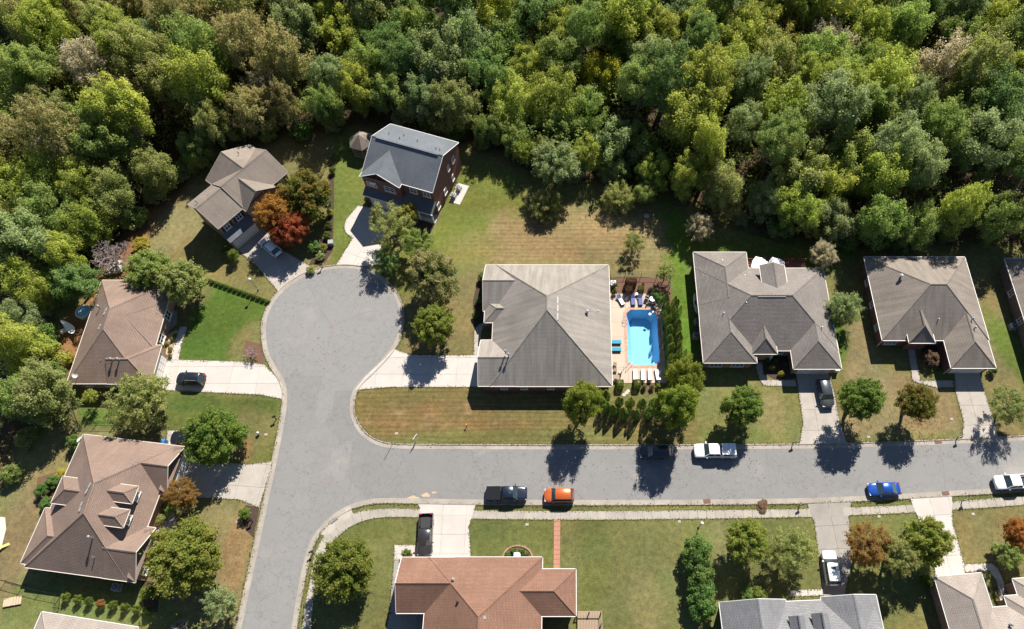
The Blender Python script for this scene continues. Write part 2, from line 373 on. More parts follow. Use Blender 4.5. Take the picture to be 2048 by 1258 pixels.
paintpoly([(160, 530), (270, 440), (300, 470), (240, 560), (200, 570)], DIRT * .9, .9, 2); paintpoly([(90, 720), (130, 640), (190, 570), (205, 600), (140, 740), (130, 780)], DIRT, .95, 1.5)
paint(255, 465, 30, 90, DIRT * .8, .7, .6, RAD(-40)); paint(330, 400, 22, 50, DIRT * .8, .7, .6, RAD(-40))
paintpoly([(160, 815), (240, 815), (240, 850), (160, 850)], np.array([.12, .17, .035]))
# centre
wf = paintpoly([(930, 480), (1010, 430), (1080, 415), (1300, 425), (1345, 480), (1335, 530), (950, 530)], np.array([0.30, 0.225, 0.10]), soft=4); STR = np.maximum(STR, wf)
paint(1150, 490, 120, 35, np.array([.275, .185, .085]), .7); paint(945, 500, 60, 40, np.array([.21, .2, .06]), .7)
paintpoly([(820, 600), (960, 530), (960, 690), (950, 715), (800, 715)], np.array([.215, .17, .07]), soft=1)
wf = paintpoly([(715, 775), (950, 772), (1230, 790), (1300, 830), (1395, 830), (1395, 893), (800, 893), (735, 870), (708, 820)], np.array([0.20, 0.155, 0.055]), soft=0.7); STR = np.maximum(STR, wf)
for a in ((800, 840, 90, 22), (900, 815, 120, 14), (960, 850, 120, 14)): paint(*a, np.array([.235, .145, .058]), .6)
paint(1080, 872, 260, 14, np.array([.165, .165, .05]), .7); paint(850, 885, 120, 8, np.array([.165, .165, .05]), .7)
for k in range(14): paint(730 + rng.uniform(0, 260), 800 + rng.uniform(0, 55), 10, 3, np.array([.36, .24, .13]), .6)
paintpoly([(1330, 400), (1380, 440), (1395, 700), (1380, 720), (1330, 720), (1340, 540)], BGREEN, soft=2)
paintpoly([(1380, 470), (1720, 480), (1720, 520), (1640, 540), (1390, 520)], np.array([.10, .15, .025]), .9, 3)
paintpoly([(1395, 735), (1600, 770), (1606, 888), (1395, 888)], np.array([.185, .18, .06]), soft=.6); paint(1545, 830, 30, 40, STRAW, .5); paint(1470, 870, 70, 14, np.array([.14, .17, .04]), .6)
paint(1690, 700, 18, 110, BGREEN * .9, .9, .4, RAD(12)); paintpoly([(1700, 640), (1730, 640), (1765, 740), (1900, 780), (1935, 878), (1680, 885)], np.array([.255, .195, .092]), soft=1); paint(1880, 750, 22, 25, np.array([.13, .15, .035]), .8)
paintpoly([(1700, 870), (1925, 865), (1930, 882), (1695, 890)], np.array([.16, .165, .05]), .7, .8)
paintpoly([(1935, 520), (2010, 540), (2048, 740), (2048, 880), (1995, 880), (1965, 740)], np.array([.22, .185, .075]), soft=1); paint(2020, 700, 26, 90, np.array([.14, .18, .03]), .9, .5, RAD(15))
# bottom
paintpoly([(620, 1060), (700, 1035), (835, 1040), (835, 1110), (790, 1258), (620, 1258)], np.array([.17, .17, .055]), soft=.6); paint(740, 1060, 60, 22, np.array([.12, .145, .035]), .6)
paintpoly([(940, 1042), (1108, 1042), (1108, 1130), (940, 1130)], np.array([.145, .155, .045]), soft=.5)
paintpoly([(1118, 1042), (1365, 1045), (1365, 1258), (1150, 1258), (1118, 1130)], np.array([.165, .165, .057]), soft=.6); paint(1190, 1120, 35, 90, np.array([.12, .145, .035]), .5); paint(1290, 1200, 30, 60, STRAW, .35); paint(1175, 1200, 12, 60, np.array([.13, .165, .04]), .5)
paintpoly([(1365, 1045), (1625, 1040), (1650, 1258), (1365, 1258)], np.array([.17, .175, .055]), soft=.8); paint(1440, 1090, 20, 60, STRAW, .5)
paintpoly([(1702, 1035), (1840, 1030), (1870, 1130), (1790, 1258), (1700, 1258)], np.array([.165, .175, .055]), soft=.6); paintpoly([(1908, 1025), (2060, 1010), (2060, 1130), (1925, 1130)], np.array([.225, .185, .072]), soft=.6)
paintpoly([(700, 1010), (1610, 1008), (1900, 995), (2060, 985), (2060, 1000), (1900, 1010), (1610, 1022), (700, 1022)], np.array([.175, .17, .055]), soft=.3)
# bare soil under the yard trees and woodland litter
fd = sdist(FOREST, GX, GY) + (vnoise(GX, GY, 3.0, 5) - .5) * 3
wf = np.clip(0.5 - fd / 2.5, 0, 1)[..., None]; CC = CC * (1 - wf) + LITTER * 1.6 * wf
far = np.clip((np.hypot(GX, GY - 60) - 150) / 60, 0, 1)[..., None]; CC = CC * (1 - far) + np.array([.06, .075, .03]) * far
mott = (vnoise(GX, GY, 6, 11) * .5 + vnoise(GX, GY, 2.2, 12) * .3 + vnoise(GX, GY, 0.9, 13) * .2)[..., None]
CC = CC * (0.66 + 0.5 * mott) * np.array([.745, .765, .775]); CC[..., 0] *= 0.9 + 0.2 * vnoise(GX, GY, 3.4, 21); CC = np.clip(CC, 0, 1)
nx, ny = len(gx), len(gy)
V = np.stack([GX, GY, np.zeros_like(GX)], -1).reshape(-1, 3)
ii, jj = np.meshgrid(np.arange(nx - 1), np.arange(ny - 1), indexing='ij'); ii = ii.ravel(); jj = jj.ravel()
mx_, my_ = (gx[ii] + gx[ii + 1]) / 2, (gy[jj] + gy[jj + 1]) / 2
keep = ~((mx_ > POOL[0]) & (mx_ < POOL[1]) & (my_ > POOL[2]) & (my_ < POOL[3])); ii, jj = ii[keep], jj[keep]
quads = np.stack([ii * ny + jj, (ii + 1) * ny + jj, (ii + 1) * ny + jj + 1, ii * ny + jj + 1], -1)
def np_mesh(name, V, quads, mats, attrs=None, smooth=False):
    me = bpy.data.meshes.new(name); k = quads.shape[1]; me.vertices.add(len(V)); me.vertices.foreach_set('co', np.ascontiguousarray(V, np.float32).ravel())
    me.loops.add(quads.size); me.loops.foreach_set('vertex_index', np.ascontiguousarray(quads, np.int32).ravel())
    me.polygons.add(len(quads)); me.polygons.foreach_set('loop_start', np.arange(0, quads.size, k, dtype=np.int32))
    for n, (dom, data) in (attrs or {}).items():
        if data.ndim == 2:
            a = me.attributes.new(n, 'FLOAT_COLOR', dom); a.data.foreach_set('color', np.ascontiguousarray(np.c_[data, np.ones(len(data))], np.float32).ravel())
        else:
            a = me.attributes.new(n, 'FLOAT', dom); a.data.foreach_set('value', np.ascontiguousarray(data, np.float32))
    for m in mats: me.materials.append(m)
    me.update(calc_edges=True); me.validate(); return me
def grass_mat():
    m, nt, b = newmat('lawn_grass'); a = nd(nt, 'ShaderNodeAttribute', attribute_name='col'); st = nd(nt, 'ShaderNodeAttribute', attribute_name='stripe')
    geo = nd(nt, 'ShaderNodeNewGeometry'); P_ = geo.outputs['Position']
    f1 = ramp(nt, noise(nt, P_, 1.3, 9, 0.75), [(0.28, 0.58), (0.72, 1.42)]); f2 = ramp(nt, noise(nt, P_, 4.5, 6, 0.85), [(0.28, 0.55), (0.72, 1.45)])
    f3 = noise(nt, P_, 0.9, 6, .7)
    c = mixc(nt, a.outputs['Color'], f1, 1.0, 'MULTIPLY'); c = mixc(nt, c, f2, 0.8, 'MULTIPLY')
    c = mixc(nt, c, (0.30, 0.22, 0.11), ramp(nt, f3, [(0.60, 0), (0.74, 0.4)]))
    wv = nd(nt, 'ShaderNodeTexWave', wave_type='BANDS', bands_direction='Y', Scale=0.42, Distortion=5.0, Detail=2.0)
    wv.inputs['Detail Scale'].default_value = 1.5
    mp = nd(nt, 'ShaderNodeMapping'); mp.inputs['Scale'].default_value = (0.12, 1, 1); nt.links.new(P_, mp.inputs[0]); nt.links.new(mp.outputs[0], wv.inputs['Vector'])
    sm = nd(nt, 'ShaderNodeMath', operation='MULTIPLY'); nt.links.new(st.outputs['Fac'], sm.inputs[0]); sm.inputs[1].default_value = 0.6
    c = mixc(nt, c, ramp(nt, wv.outputs['Fac'], [(0.15, 0.78), (0.6, 1.06)]), sm.outputs[0], 'MULTIPLY')
    nt.links.new(c, b.inputs['Base Color']); b.inputs['Roughness'].default_value = 0.95; b.inputs['Specular IOR Level'].default_value = 0.15
    bumpn(nt, b, noise(nt, P_, 9.0, 6, .8), 0.9, 0.08); return m
M['grass'] = grass_mat()
ground = bpy.data.objects.new('ground', np_mesh('ground', V, quads, [M['grass']], {'col': ('POINT', CC.reshape(-1, 3)), 'stripe': ('POINT', STR.ravel())})); COL.objects.link(ground); tag(ground, kind='structure')

# ================================================================ ROAD, KERBS, PAVEMENTS
def asphalt():
    m, nt, b = newmat('asphalt'); geo = nd(nt, 'ShaderNodeNewGeometry'); P_ = geo.outputs['Position']
    f = noise(nt, P_, 0.22, 6, .6); g = noise(nt, P_, 12, 4, .8)
    c = mixc(nt, (0.172, 0.168, 0.162), (0.208, 0.203, 0.196), f); c = mixc(nt, c, ramp(nt, g, [(0.25, .9), (.75, 1.08)]), 1.0, 'MULTIPLY')
    wn_ = nd(nt, 'ShaderNodeTexNoise', Scale=0.9, Detail=5.0); nt.links.new(P_, wn_.inputs['Vector'])
    wv = nd(nt, 'ShaderNodeVectorMath', operation='SCALE'); wv.inputs['Scale'].default_value = 2.4; nt.links.new(wn_.outputs['Color'], wv.inputs[0])
    ad = nd(nt, 'ShaderNodeVectorMath', operation='ADD'); nt.links.new(P_, ad.inputs[0]); nt.links.new(wv.outputs[0], ad.inputs[1])
    for sc, wd, dk, ms in ((0.30, 0.02, 0.62, 0.47), (0.8, 0.026, 0.76, 0.46)):
        vo = nd(nt, 'ShaderNodeTexVoronoi', feature='DISTANCE_TO_EDGE', Scale=sc); nt.links.new(ad.outputs[0], vo.inputs['Vector'])
        k = ramp(nt, vo.outputs['Distance'], [(0.0, dk), (wd * sc / .34 * .6, 1.0)])
        c = mixc(nt, c, k, ramp(nt, noise(nt, P_, 0.11 if sc < .5 else 0.09, 2), [(ms - .1, 0.0), (ms + .05, 1.0)]), 'MULTIPLY')
    pv = nd(nt, 'ShaderNodeTexVoronoi', feature='F1', Scale=0.07); pv.distance = 'CHEBYCHEV'; nt.links.new(P_, pv.inputs['Vector'])
    c = mixc(nt, c, ramp(nt, pv.outputs['Color'], [(0.2, .93), (0.8, 1.05)]), 1.0, 'MULTIPLY')
    c = mixc(nt, c, ramp(nt, noise(nt, P_, 1.7, 3, .5), [(.70, 1.0), (.76, .72)]), .7, 'MULTIPLY')
    c = mixc(nt, c, (0.42, 0.36, 0.29), ramp(nt, noise(nt, P_, 0.13, 3, .6), [(.6, 0), (.8, .3)]))
    c = mixc(nt, c, (0.14, 0.135, 0.13), ramp(nt, noise(nt, P_, 0.4, 6, .7), [(.56, 0), (.78, .55)]))
    nt.links.new(c, b.inputs['Base Color']); b.inputs['Roughness'].default_value = 0.9; bumpn(nt, b, g, .4, .015); return m
M['asphalt'] = asphalt()
RL = [(452, 1400), (482, 1258), (545, 962), (566, 860), (574.5, 806), (573.5, 775), (563, 751), (546, 726), (536, 702), (531, 672), (532, 642), (539, 621), (550, 600), (566, 583), (590, 564), (615, 550), (640, 541.5), (667, 537), (695, 536), (722, 539), (747, 549), (768, 565), (785, 585), (796, 607), (801, 632), (799.5, 657), (793, 678), (781, 698.5), (763, 720), (739, 744), (718, 763), (706, 780), (700, 802), (700, 825), (706, 846), (718, 865), (735, 880.5), (756, 891), (778, 896), (830, 898), (1240, 899), (1596, 897.5), (1733, 894.5), (1911, 887.5), (2048, 880.5), (2300, 866)]
RR = [(2300, 958), (2048, 973.6), (1891, 983), (1733, 992), (1596, 998), (1240, 1001), (953, 1000), (800, 996.5), (762, 996.4), (735, 999), (697, 1010), (663, 1031), (636, 1058), (618, 1087), (605, 1134), (595, 1185), (583, 1258), (560, 1400)]
SL = smooth([(p.x, p.y) for p in Z(RL)], 2); SR = smooth([(p.x, p.y) for p in Z(RR)], 2)
road_poly = [(p.x, p.y) for p in SL] + [(p.x, p.y) for p in SR]
road = MB().prism(road_poly, 0.0, 0.012).build('road', M['asphalt']); tag(road, kind='structure')
def triangulate(o):
    import bmesh
    bm = bmesh.new(); bm.from_mesh(o.data); bmesh.ops.triangulate(bm, faces=[f for f in bm.faces if len(f.verts) > 4], ngon_method='EAR_CLIP'); bm.to_mesh(o.data); bm.free()
triangulate(road)
def kerb(line, side, name, w0=0.72):
    pts = resample(line, 0.6); root = empty(name, (pts[0].x, pts[0].y, 0), kind='structure'); root.location = (0, 0, 0)
    A = offset_line(pts, -0.04 * side); B = offset_line(pts, (w0 - .17) * side); C = offset_line(pts, (w0 - .15) * side); D = offset_line(pts, w0 * side)
    k = 0
    while k < len(pts) - 1:
        e = min(k + 5, len(pts) - 1); mb = MB(); n = e - k + 1; vs = []
        for i in range(k, e + 1):
            q = [A[i], B[i], C[i], D[i]]
            if i == e and e < len(pts) - 1: q = [a.lerp(b, 0.965) for a, b in zip([A[i - 1], B[i - 1], C[i - 1], D[i - 1]], q)]
            for p, z in zip(q, (0.024, 0.03, 0.115, 0.105)): vs.append((p.x, p.y, z))
            vs.append((q[3].x, q[3].y, 0)); vs.append((q[0].x, q[0].y, 0))
        fs = []
        for i in range(n - 1):
            for j in range(6):
                a, b_ = i * 6 + j, i * 6 + (j + 1) % 6; f = (a, b_, b_ + 6, a + 6); fs.append(f if side < 0 else f[::-1])
        fs += [tuple(range(6)) if side > 0 else tuple(range(5, -1, -1)), tuple(range((n - 1) * 6, n * 6))[::(-1 if side > 0 else 1)]]
        mb.add(vs, fs).build('kerb_stone', M['curb'], root); k = e
    MB().prism([(p.x, p.y) for p in offset_line(pts, 0.02 * side)] + [(p.x, p.y) for p in reversed(offset_line(pts, (w0 - .02) * side))], 0.0, 0.014).build('kerb_bed', M['joint'], root)
    triangulate(root.children[-1])
    return root
kerb(SL, 1, 'kerb'); kerb(SR, 1, 'kerb')
# crack seals and worn lines in the road, patch of mud
def ribbon(name, pts, wd, mat, parent, z=0.017, jit=0.0):
    L = resample(pts, 0.5); L = [p + Vector((rng.normal(0, jit), rng.normal(0, jit))) for p in L]
    a, b = offset_line(L, wd / 2), offset_line(L, -wd / 2); mb = MB(); n = len(L)
    mb.add([(p.x, p.y, z) for p in a] + [(p.x, p.y, z) for p in b], [(i + n, i + 1 + n, i + 1, i) for i in range(n - 1)]); return mb.build(name, mat, parent)
M['seal'] = plain('crack_dark', (0.17, 0.16, 0.15), .9); M['seal2'] = plain('crack_faint', (0.215, 0.205, 0.195), .9)
zc = zm(480, 520, .35)
for pts, wd, mt in (([(525, 375), (470, 300), (440, 235), (375, 125)], .09, 'seal'), ([(530, 378), (640, 330), (720, 300), (785, 288)], .09, 'seal'), ([(525, 380), (510, 470), (495, 540), (470, 680), (440, 760)], .08, 'seal'),
                    ([(500, 538), (580, 545), (665, 572)], .06, 'seal2'), ([(480, 620), (400, 645), (330, 760)], .05, 'seal2'), ([(250, 1012), (400, 1000), (620, 940)], .06, 'seal2'), ([(790, 290), (760, 420), (730, 520), (640, 640)], .05, 'seal2'), ([(450, 235), (520, 220), (640, 170)], .05, 'seal2'), ([(470, 335), (380, 410), (350, 600)], .05, 'seal2')):
    ribbon('crack', [zc(*p) for p in pts], wd, M[mt], road, jit=.05)
z10 = zm(1240, 860, .3945)
for pts, wd in (([(1618, 70), (1640, 200), (1650, 310)], .09), ([(885, 95), (900, 220), (930, 345)], .05), ([(420, 215), (700, 220), (1000, 210), (1250, 195)], .05), ([(1080, 180), (1100, 340)], .05), ([(1690, 260), (2048, 230)], .05)):
    ribbon('crack', [z10(*p) for p in pts], wd, M['seal'] if wd > .06 else M['seal2'], road, jit=.05)
for px, py, nm in ((663, 653, 'manhole_cover'), (660, 966, 'manhole_cover')):
    p = at(px, py); MB().lathe([(0.34, 0.013), (0.34, 0.022), (0.30, 0.024)], 16, (p.x, p.y, 0)).build(nm, plain('cast_iron_%d' % py, (0.2, 0.15, 0.13), .7), road)
# pavement along the street: one slab for every flag
TOPW = [(604, 1262), (611, 1200), (619, 1172), (628, 1107), (649, 1069), (672, 1046), (697, 1030), (726, 1020.5), (765, 1017), (833, 1017.5), (950, 1021.7), (1240, 1022.5), (1611, 1018), (1702, 1015), (1824, 1010), (1907, 1003), (2048, 992), (2200, 981)]
BOTW = [(623, 1262), (626, 1200), (630, 1175), (640, 1130), (659, 1089), (678, 1071), (697, 1055), (728, 1040), (765, 1033.5), (833, 1034.5), (950, 1038.5), (1240, 1040), (1622, 1034.5), (1700, 1031), (1832, 1025), (1905, 1020), (2048, 1010), (2200, 999)]
ta = resample(smooth([(p.x, p.y) for p in Z(TOPW)], 2), 1.28); tb = resample(smooth([(p.x, p.y) for p in Z(BOTW)], 2), 1.28)
n = min(len(ta), len(tb)); ta = resample(ta, 1.28); tb_full = tb
# match by nearest point so that joints stand square to the kerb
from itertools import accumulate
def nearest_on(line, p):
    best = None
    for a, b in zip(line, line[1:]):
        d = b - a; t = max(0, min(1, (p - a).dot(d) / max(1e-9, d.dot(d)))); q = a + d * t; l = (q - p).length
        if best is None or l < best[0]: best = (l, q)
    return best[1]
tb2 = [nearest_on(tb_full, p) for p in ta]
walk = MB().prism([(p.x, p.y) for p in ta] + [(p.x, p.y) for p in reversed(tb2)], 0.002, 0.02).build('sidewalk', M['joint']); tag(walk, kind='structure'); triangulate(walk)
for i in range(len(ta) - 1):
    q = [ta[i], ta[i].lerp(ta[i + 1], .972), tb2[i].lerp(tb2[i + 1], .972), tb2[i]]
    if area([(p.x, p.y) for p in q]) > .1: MB().prism([(p.x, p.y) for p in q], 0.021, 0.058 + rng.uniform(-.003, .003)).build('slab', M['sidewalk'], walk)
# kerb ramp on the corner with a dark tactile plate
q = Z([(700, 1013), (707, 1029), (683, 1047), (652, 1073), (641, 1068), (664, 1042)]); ramp_o = MB().prism([(p.x, p.y) for p in q], 0.0, 0.056).build('kerb_ramp', M['conc']); tag(ramp_o, kind='structure')
zz = zm(560, 980, .3418); q = [zz(287, 187), (zz(330, 155)), zz(342, 172), zz(300, 203)]
MB().prism([(p.x, p.y) for p in q], 0.057, 0.07).build('tactile_plate', plain('tactile_grey', (.10, .11, .12), .7), ramp_o)

# ---- driveways and paths
z5 = zm(680, 500, .334); z7 = zm(1360, 480, .334); z8 = zm(1660, 480, .334); z1 = zm(340, 230, .3027); z2 = zm(0, 440, .3338); z3 = zm(0, 840, .3323); z4 = zm(560, 980, .3418)
def pl(f, pts): return [(f(*p).x, f(*p).y) for p in pts]
slabs('driveway', pl(z5, [(845, 630), (660, 632), (420, 628), (322, 592), (240, 676), (150, 760), (90, 838), (300, 821), (845, 821)]), 0, 4.1, 2.75, M['conc_w'], off=(1.2, 0.2))
slabs('path', pl(z5, [(800, 629), (804, 490), (815, 462), (840, 440), (905, 432), (905, 452), (860, 462), (846, 490), (846, 628)]), 0, 1.5, 1.3, M['conc'], off=(0, .3))
slabs('driveway', pl(z7, [(693, 790), (890, 790), (925, 925), (945, 1050), (1002, 1222), (716, 1228), (737, 1092), (712, 925)]), 0, 3.1, 3.2, M['conc'], z1=.056, off=(.0, 1.0))
slabs('path', pl(z7, [(450, 735), (488, 735), (500, 800), (530, 838), (692, 838), (700, 879), (500, 872), (465, 810)]), 0, 1.4, 1.4, M['conc'])
slabs('driveway', pl(z8, [(745, 785), (895, 785), (922, 905), (968, 1045), (1008, 1186), (790, 1196), (800, 1088), (747, 890)]), 0, 2.9, 3.1, M['conc'], z1=.056, off=(0, .9))
slabs('path', pl(z8, [(462, 648), (508, 648), (540, 842), (735, 840), (742, 884), (640, 886), (510, 850), (495, 845)]), 0, 1.4, 1.3, M['conc'])
slabs('driveway', pl(z4, [(806, 76), (1146, 82), (1105, 212), (1116, 402), (670, 402), (670, 322), (800, 322), (822, 112)]), 0, 3.3, 2.6, M['conc_w'], z1=.062, off=(.3, 2.0))
slabs('path', pl(z4, [(669, 398), (720, 398), (690, 560), (690, 720), (850, 725), (850, 830), (622, 830), (640, 720)]), 0, 2.0, 2.2, M['conc_d'])
slabs('driveway', pl(z10, [(948, 372), (1172, 362), (1158, 440), (1168, 540), (1180, 640), (1135, 850), (1035, 850), (1005, 620), (985, 470), (958, 400)]), RAD(3), 3.2, 3.1, M['conc_d'], z1=.062)
slabs('path', pl(z10, [(862, 812), (1034, 806), (1036, 838), (858, 845)]), RAD(3), 1.3, 2, M['conc_w'])
slabs('driveway', pl(z10, [(1470, 348), (1682, 330), (1684, 470), (1742, 676), (1748, 740), (1602, 750), (1560, 560), (1500, 420)]), RAD(4), 2.7, 2.7, M['conc_w'], z1=.062)
slabs('path', pl(z10, [(1744, 680), (1880, 676), (1915, 700), (1945, 770), (1962, 850), (1962, 880), (1930, 880), (1905, 760), (1870, 716), (1750, 722)]), RAD(4), 1.4, 1.4, M['conc_w'])
slabs('driveway', pl(z1, [(1345, 565), (1530, 612), (1470, 760), (1395, 850), (1392, 992), (1300, 1000), (1180, 992), (1095, 998), (1207, 815), (1160, 775), (1149, 735), (1165, 690), (1240, 600), (1322, 612)]), RAD(-20), 2.9, 3.3, M['conc_w'], off=(.5, .4))
slabs('driveway', pl(z1, [(380, 845), (600, 715), (640, 770), (740, 890), (958, 1018), (830, 1085), (722, 1172), (560, 985)]), RAD(-38), 3.1, 3.3, M['conc'], off=(.3, 0))
slabs('driveway', pl(z2, [(955, 845), (1075, 838), (1480, 850), (1585, 868), (1632, 915), (1690, 985), (1700, 1075), (1560, 1047), (1000, 1020), (955, 1000)]), 0, 4.2, 2.75, M['conc_w'], off=(1, .2))
slabs('path', pl(z2, [(1122, 640), (1088, 745), (1070, 838), (1025, 838), (1045, 740), (1078, 640)]), RAD(-5), 1.3, 1.3, M['conc_w'])
slabs('driveway', pl(z3, [(1000, 150), (1010, 62), (1100, 66), (1150, 180), (1215, 258), (1450, 262), (1492, 268), (1640, 250), (1560, 528), (1440, 478), (1200, 468), (1060, 470), (1060, 240)]), RAD(-4), 3.3, 3.3, M['conc'], off=(.6, .5))
slabs('path', pl(z3, [(935, 590), (1050, 560), (1075, 640), (1030, 672), (915, 672)]), RAD(-5), 1.5, 1.5, M['conc'])
slabs('brick_path', pl(z4, [(1603, 174), (1640, 174), (1637, 462), (1600, 462)]), 0, 0.62, 0.62, plain('brick_paver', (.36, .17, .11), .9, var=.3, scale=5), piece='paver', gap=.035)
# driveway apron flags between pavement and kerb
# ================================================================ HOUSES
def roof_block(R, W, C, G_, blk, z, wallmat_i, over, caps):
    """blk: dict(r=(x0,y0,x1,y1), ax, pitch, hip=(lo,hi), z, ridge, zr)"""
    x0, y0, x1, y1 = blk['r']; ax = blk.get('ax', 'x'); p = blk.get('pitch', .6); hp = blk.get('hip', (1, 1)); ze = blk.get('z', z)
    if 'ridge' in blk: (ra, rb), zr = blk['ridge'], blk['zr']
    elif ax == 'x':
        h = (y1 - y0) / 2; ym = (y0 + y1) / 2; zr = ze + p * h; ra = (x0 + (h if hp[0] == 1 else 0), ym); rb = (x1 - (h if hp[1] == 1 else 0), ym)
    else:
        h = (x1 - x0) / 2; xm = (x0 + x1) / 2; zr = ze + p * h; ra = (xm, y0 + (h if hp[0] == 1 else 0)); rb = (xm, y1 - (h if hp[1] == 1 else 0))
    zr = blk.get('zr', zr); t = 0.16
    c = [(x0, y0), (x1, y0), (x1, y1), (x0, y1)]
    top = [(a, b, ze) for a, b in c] + [(ra[0], ra[1], zr), (rb[0], rb[1], zr)]
    if ax == 'x':
        fs = [(0, 1, 5, 4), (2, 3, 4, 5)]; ends = [((3, 0, 4), hp[0] == 1), ((1, 2, 5), hp[1] == 1)]; hips = [((3, 4), hp[0] == 1), ((0, 4), hp[0] == 1), ((1, 5), hp[1] == 1), ((2, 5), hp[1] == 1)]
    else:
        fs = [(1, 2, 5, 4), (3, 0, 4, 5)]; ends = [((0, 1, 4), hp[0] == 1), ((2, 3, 5), hp[1] == 1)]; hips = [((0, 4), hp[0] == 1), ((1, 4), hp[0] == 1), ((2, 5), hp[1] == 1), ((3, 5), hp[1] == 1)]
    low = [(a, b, c_ - t) for a, b, c_ in top]; o = len(R.v)
    R.v += top + low
    def addf(f, mi=0): R.f.append([o + i for i in f]); R.m.append(mi)
    for f in fs: addf(f); addf([i + 6 for i in f][::-1])
    for f, hip in ends:
        if hip: addf(f); addf([i + 6 for i in f][::-1])
    rim = [(0, 1), (1, 2), (2, 3), (3, 0)]
    for (a, b), (ef, hip) in zip([(3, 0), (1, 2)] if ax == 'x' else [(0, 1), (2, 3)], ends):
        if not hip:
            rim.remove((a, b)); rim += [(a, ef[2]), (ef[2], b)]
    for a, b in rim: addf((b, a, a + 6, b + 6))
    # walls
    w = over; zb = blk.get('zb', 0.0); wx0, wy0, wx1, wy1 = x0 + w, y0 + w, x1 - w, y1 - w
    W.prism([(wx0, wy0), (wx1, wy0), (wx1, wy1), (wx0, wy1)], zb, ze + w * p * .5)
    for (a, b), (ef, hip), hv in zip([(3, 0), (1, 2)] if ax == 'x' else [(0, 1), (2, 3)], ends, hp):
        if hv == 0:
            ins = blk.get('gin', 0.28)
            if ax == 'x':
                X = x0 + ins if a == 3 else x1 - ins; X2 = X + (.2 if a == 3 else -.2); ym = ra[1] if a == 3 else rb[1]
                A = [(X, y0 + .12, ze - t), (X, y1 - .12, ze - t), (X, ym, zr - t - .05)]; B = [(X2, q[1], q[2]) for q in A]
            else:
                Y = y0 + ins if a == 0 else y1 - ins; Y2 = Y + (.2 if a == 0 else -.2); xm = ra[0] if a == 0 else rb[0]
                A = [(x0 + .12, Y, ze - t), (x1 - .12, Y, ze - t), (xm, Y, zr - t - .05)]; B = [(q[0], Y2, q[2]) for q in A]
            C.append(MB()); C[-1].add(A + B, [(0, 1, 2), (5, 4, 3), (0, 3, 4, 1), (1, 4, 5, 2), (2, 5, 3, 0)])
    # gutters on the eaves, boards on the rakes
    inner = [ef[2] for (ef, hip), hv in zip(ends, hp) if hv == 2]
    for a, b in rim:
        if a in inner or b in inner: continue
        pa, pb = Vector(top[a]), Vector(top[b]); eave = abs(pa.z - pb.z) < .01
        d = (pb - pa).normalized(); nrm = Vector((d.y, -d.x, 0)).normalized(); cc = Vector(((x0 + x1) / 2, (y0 + y1) / 2, 0))
        if ((pa + pb) / 2 - cc).dot(nrm) < 0: nrm = -nrm
        u = nrm * .075; A = [pa + u * .02 + Vector((0, 0, .015)), pb + u * .02 + Vector((0, 0, .015))]
        hh = Vector((0, 0, .11))
        vs = [A[0], A[1], A[1] + u, A[0] + u, A[0] - hh, A[1] - hh, A[1] + u - hh, A[0] + u - hh]
        if not blk.get('nogut'): G_.append((vs, eave))
    caps.append((top[4], top[5]))
    for (a, b), hip in hips:
        if hip: caps.append((top[a], top[b]))
    return zr
def cap_strip(a, b, wdt=.16, th=.05):
    a, b = Vector(a), Vector(b); d = (b - a); L = d.length
    if L < .3: return None
    d.normalize(); s = UP.cross(d).normalized(); up = d.cross(s)
    a = a + up * .012; b = b + up * .012; vs = []
    for p in (a, b): vs += [p - s * wdt - UP * .07, p + up * th, p + s * wdt - UP * .07, p - UP * .14]
    return MB().add(vs, [(0, 1, 5, 4), (1, 2, 6, 5), (2, 3, 7, 6), (3, 0, 4, 7), (3, 2, 1, 0), (4, 5, 6, 7)])
def darken(m, k):
    return m
def house(name, label, org, rz, z, blocks, roof, wall, gable=None, over=.42, gut=None, group=None):
    root = empty(name, (org[0], org[1], 0), rz, label, 'house', group)
    R, W, C, Gt, caps = MB(), MB(), [], [], []
    for i, b in enumerate(blocks):
        b = dict(b); b['z'] = b.get('z', z) + .011 * i; roof_block(R, W, C, Gt, b, z, 0, over + .003 * i, caps)
    R.build('roof', roof, root); W.build('wall', wall, root)
    for c_ in C: c_.build('gable_wall', gable or wall, root)
    for vs, eave in Gt: MB().add(vs, [(0, 1, 2, 3), (7, 6, 5, 4), (0, 4, 5, 1), (1, 5, 6, 2), (2, 6, 7, 3), (3, 7, 4, 0)]).build('gutter' if eave else 'rake_board', gut or M['white'], root)
    rf = [c for c in root.children if c.name.startswith('roof')][0]
    for a, b in caps:
        mb = cap_strip(a, b)
        if mb: mb.build('ridge_cap', roof, rf)
    return root, rf
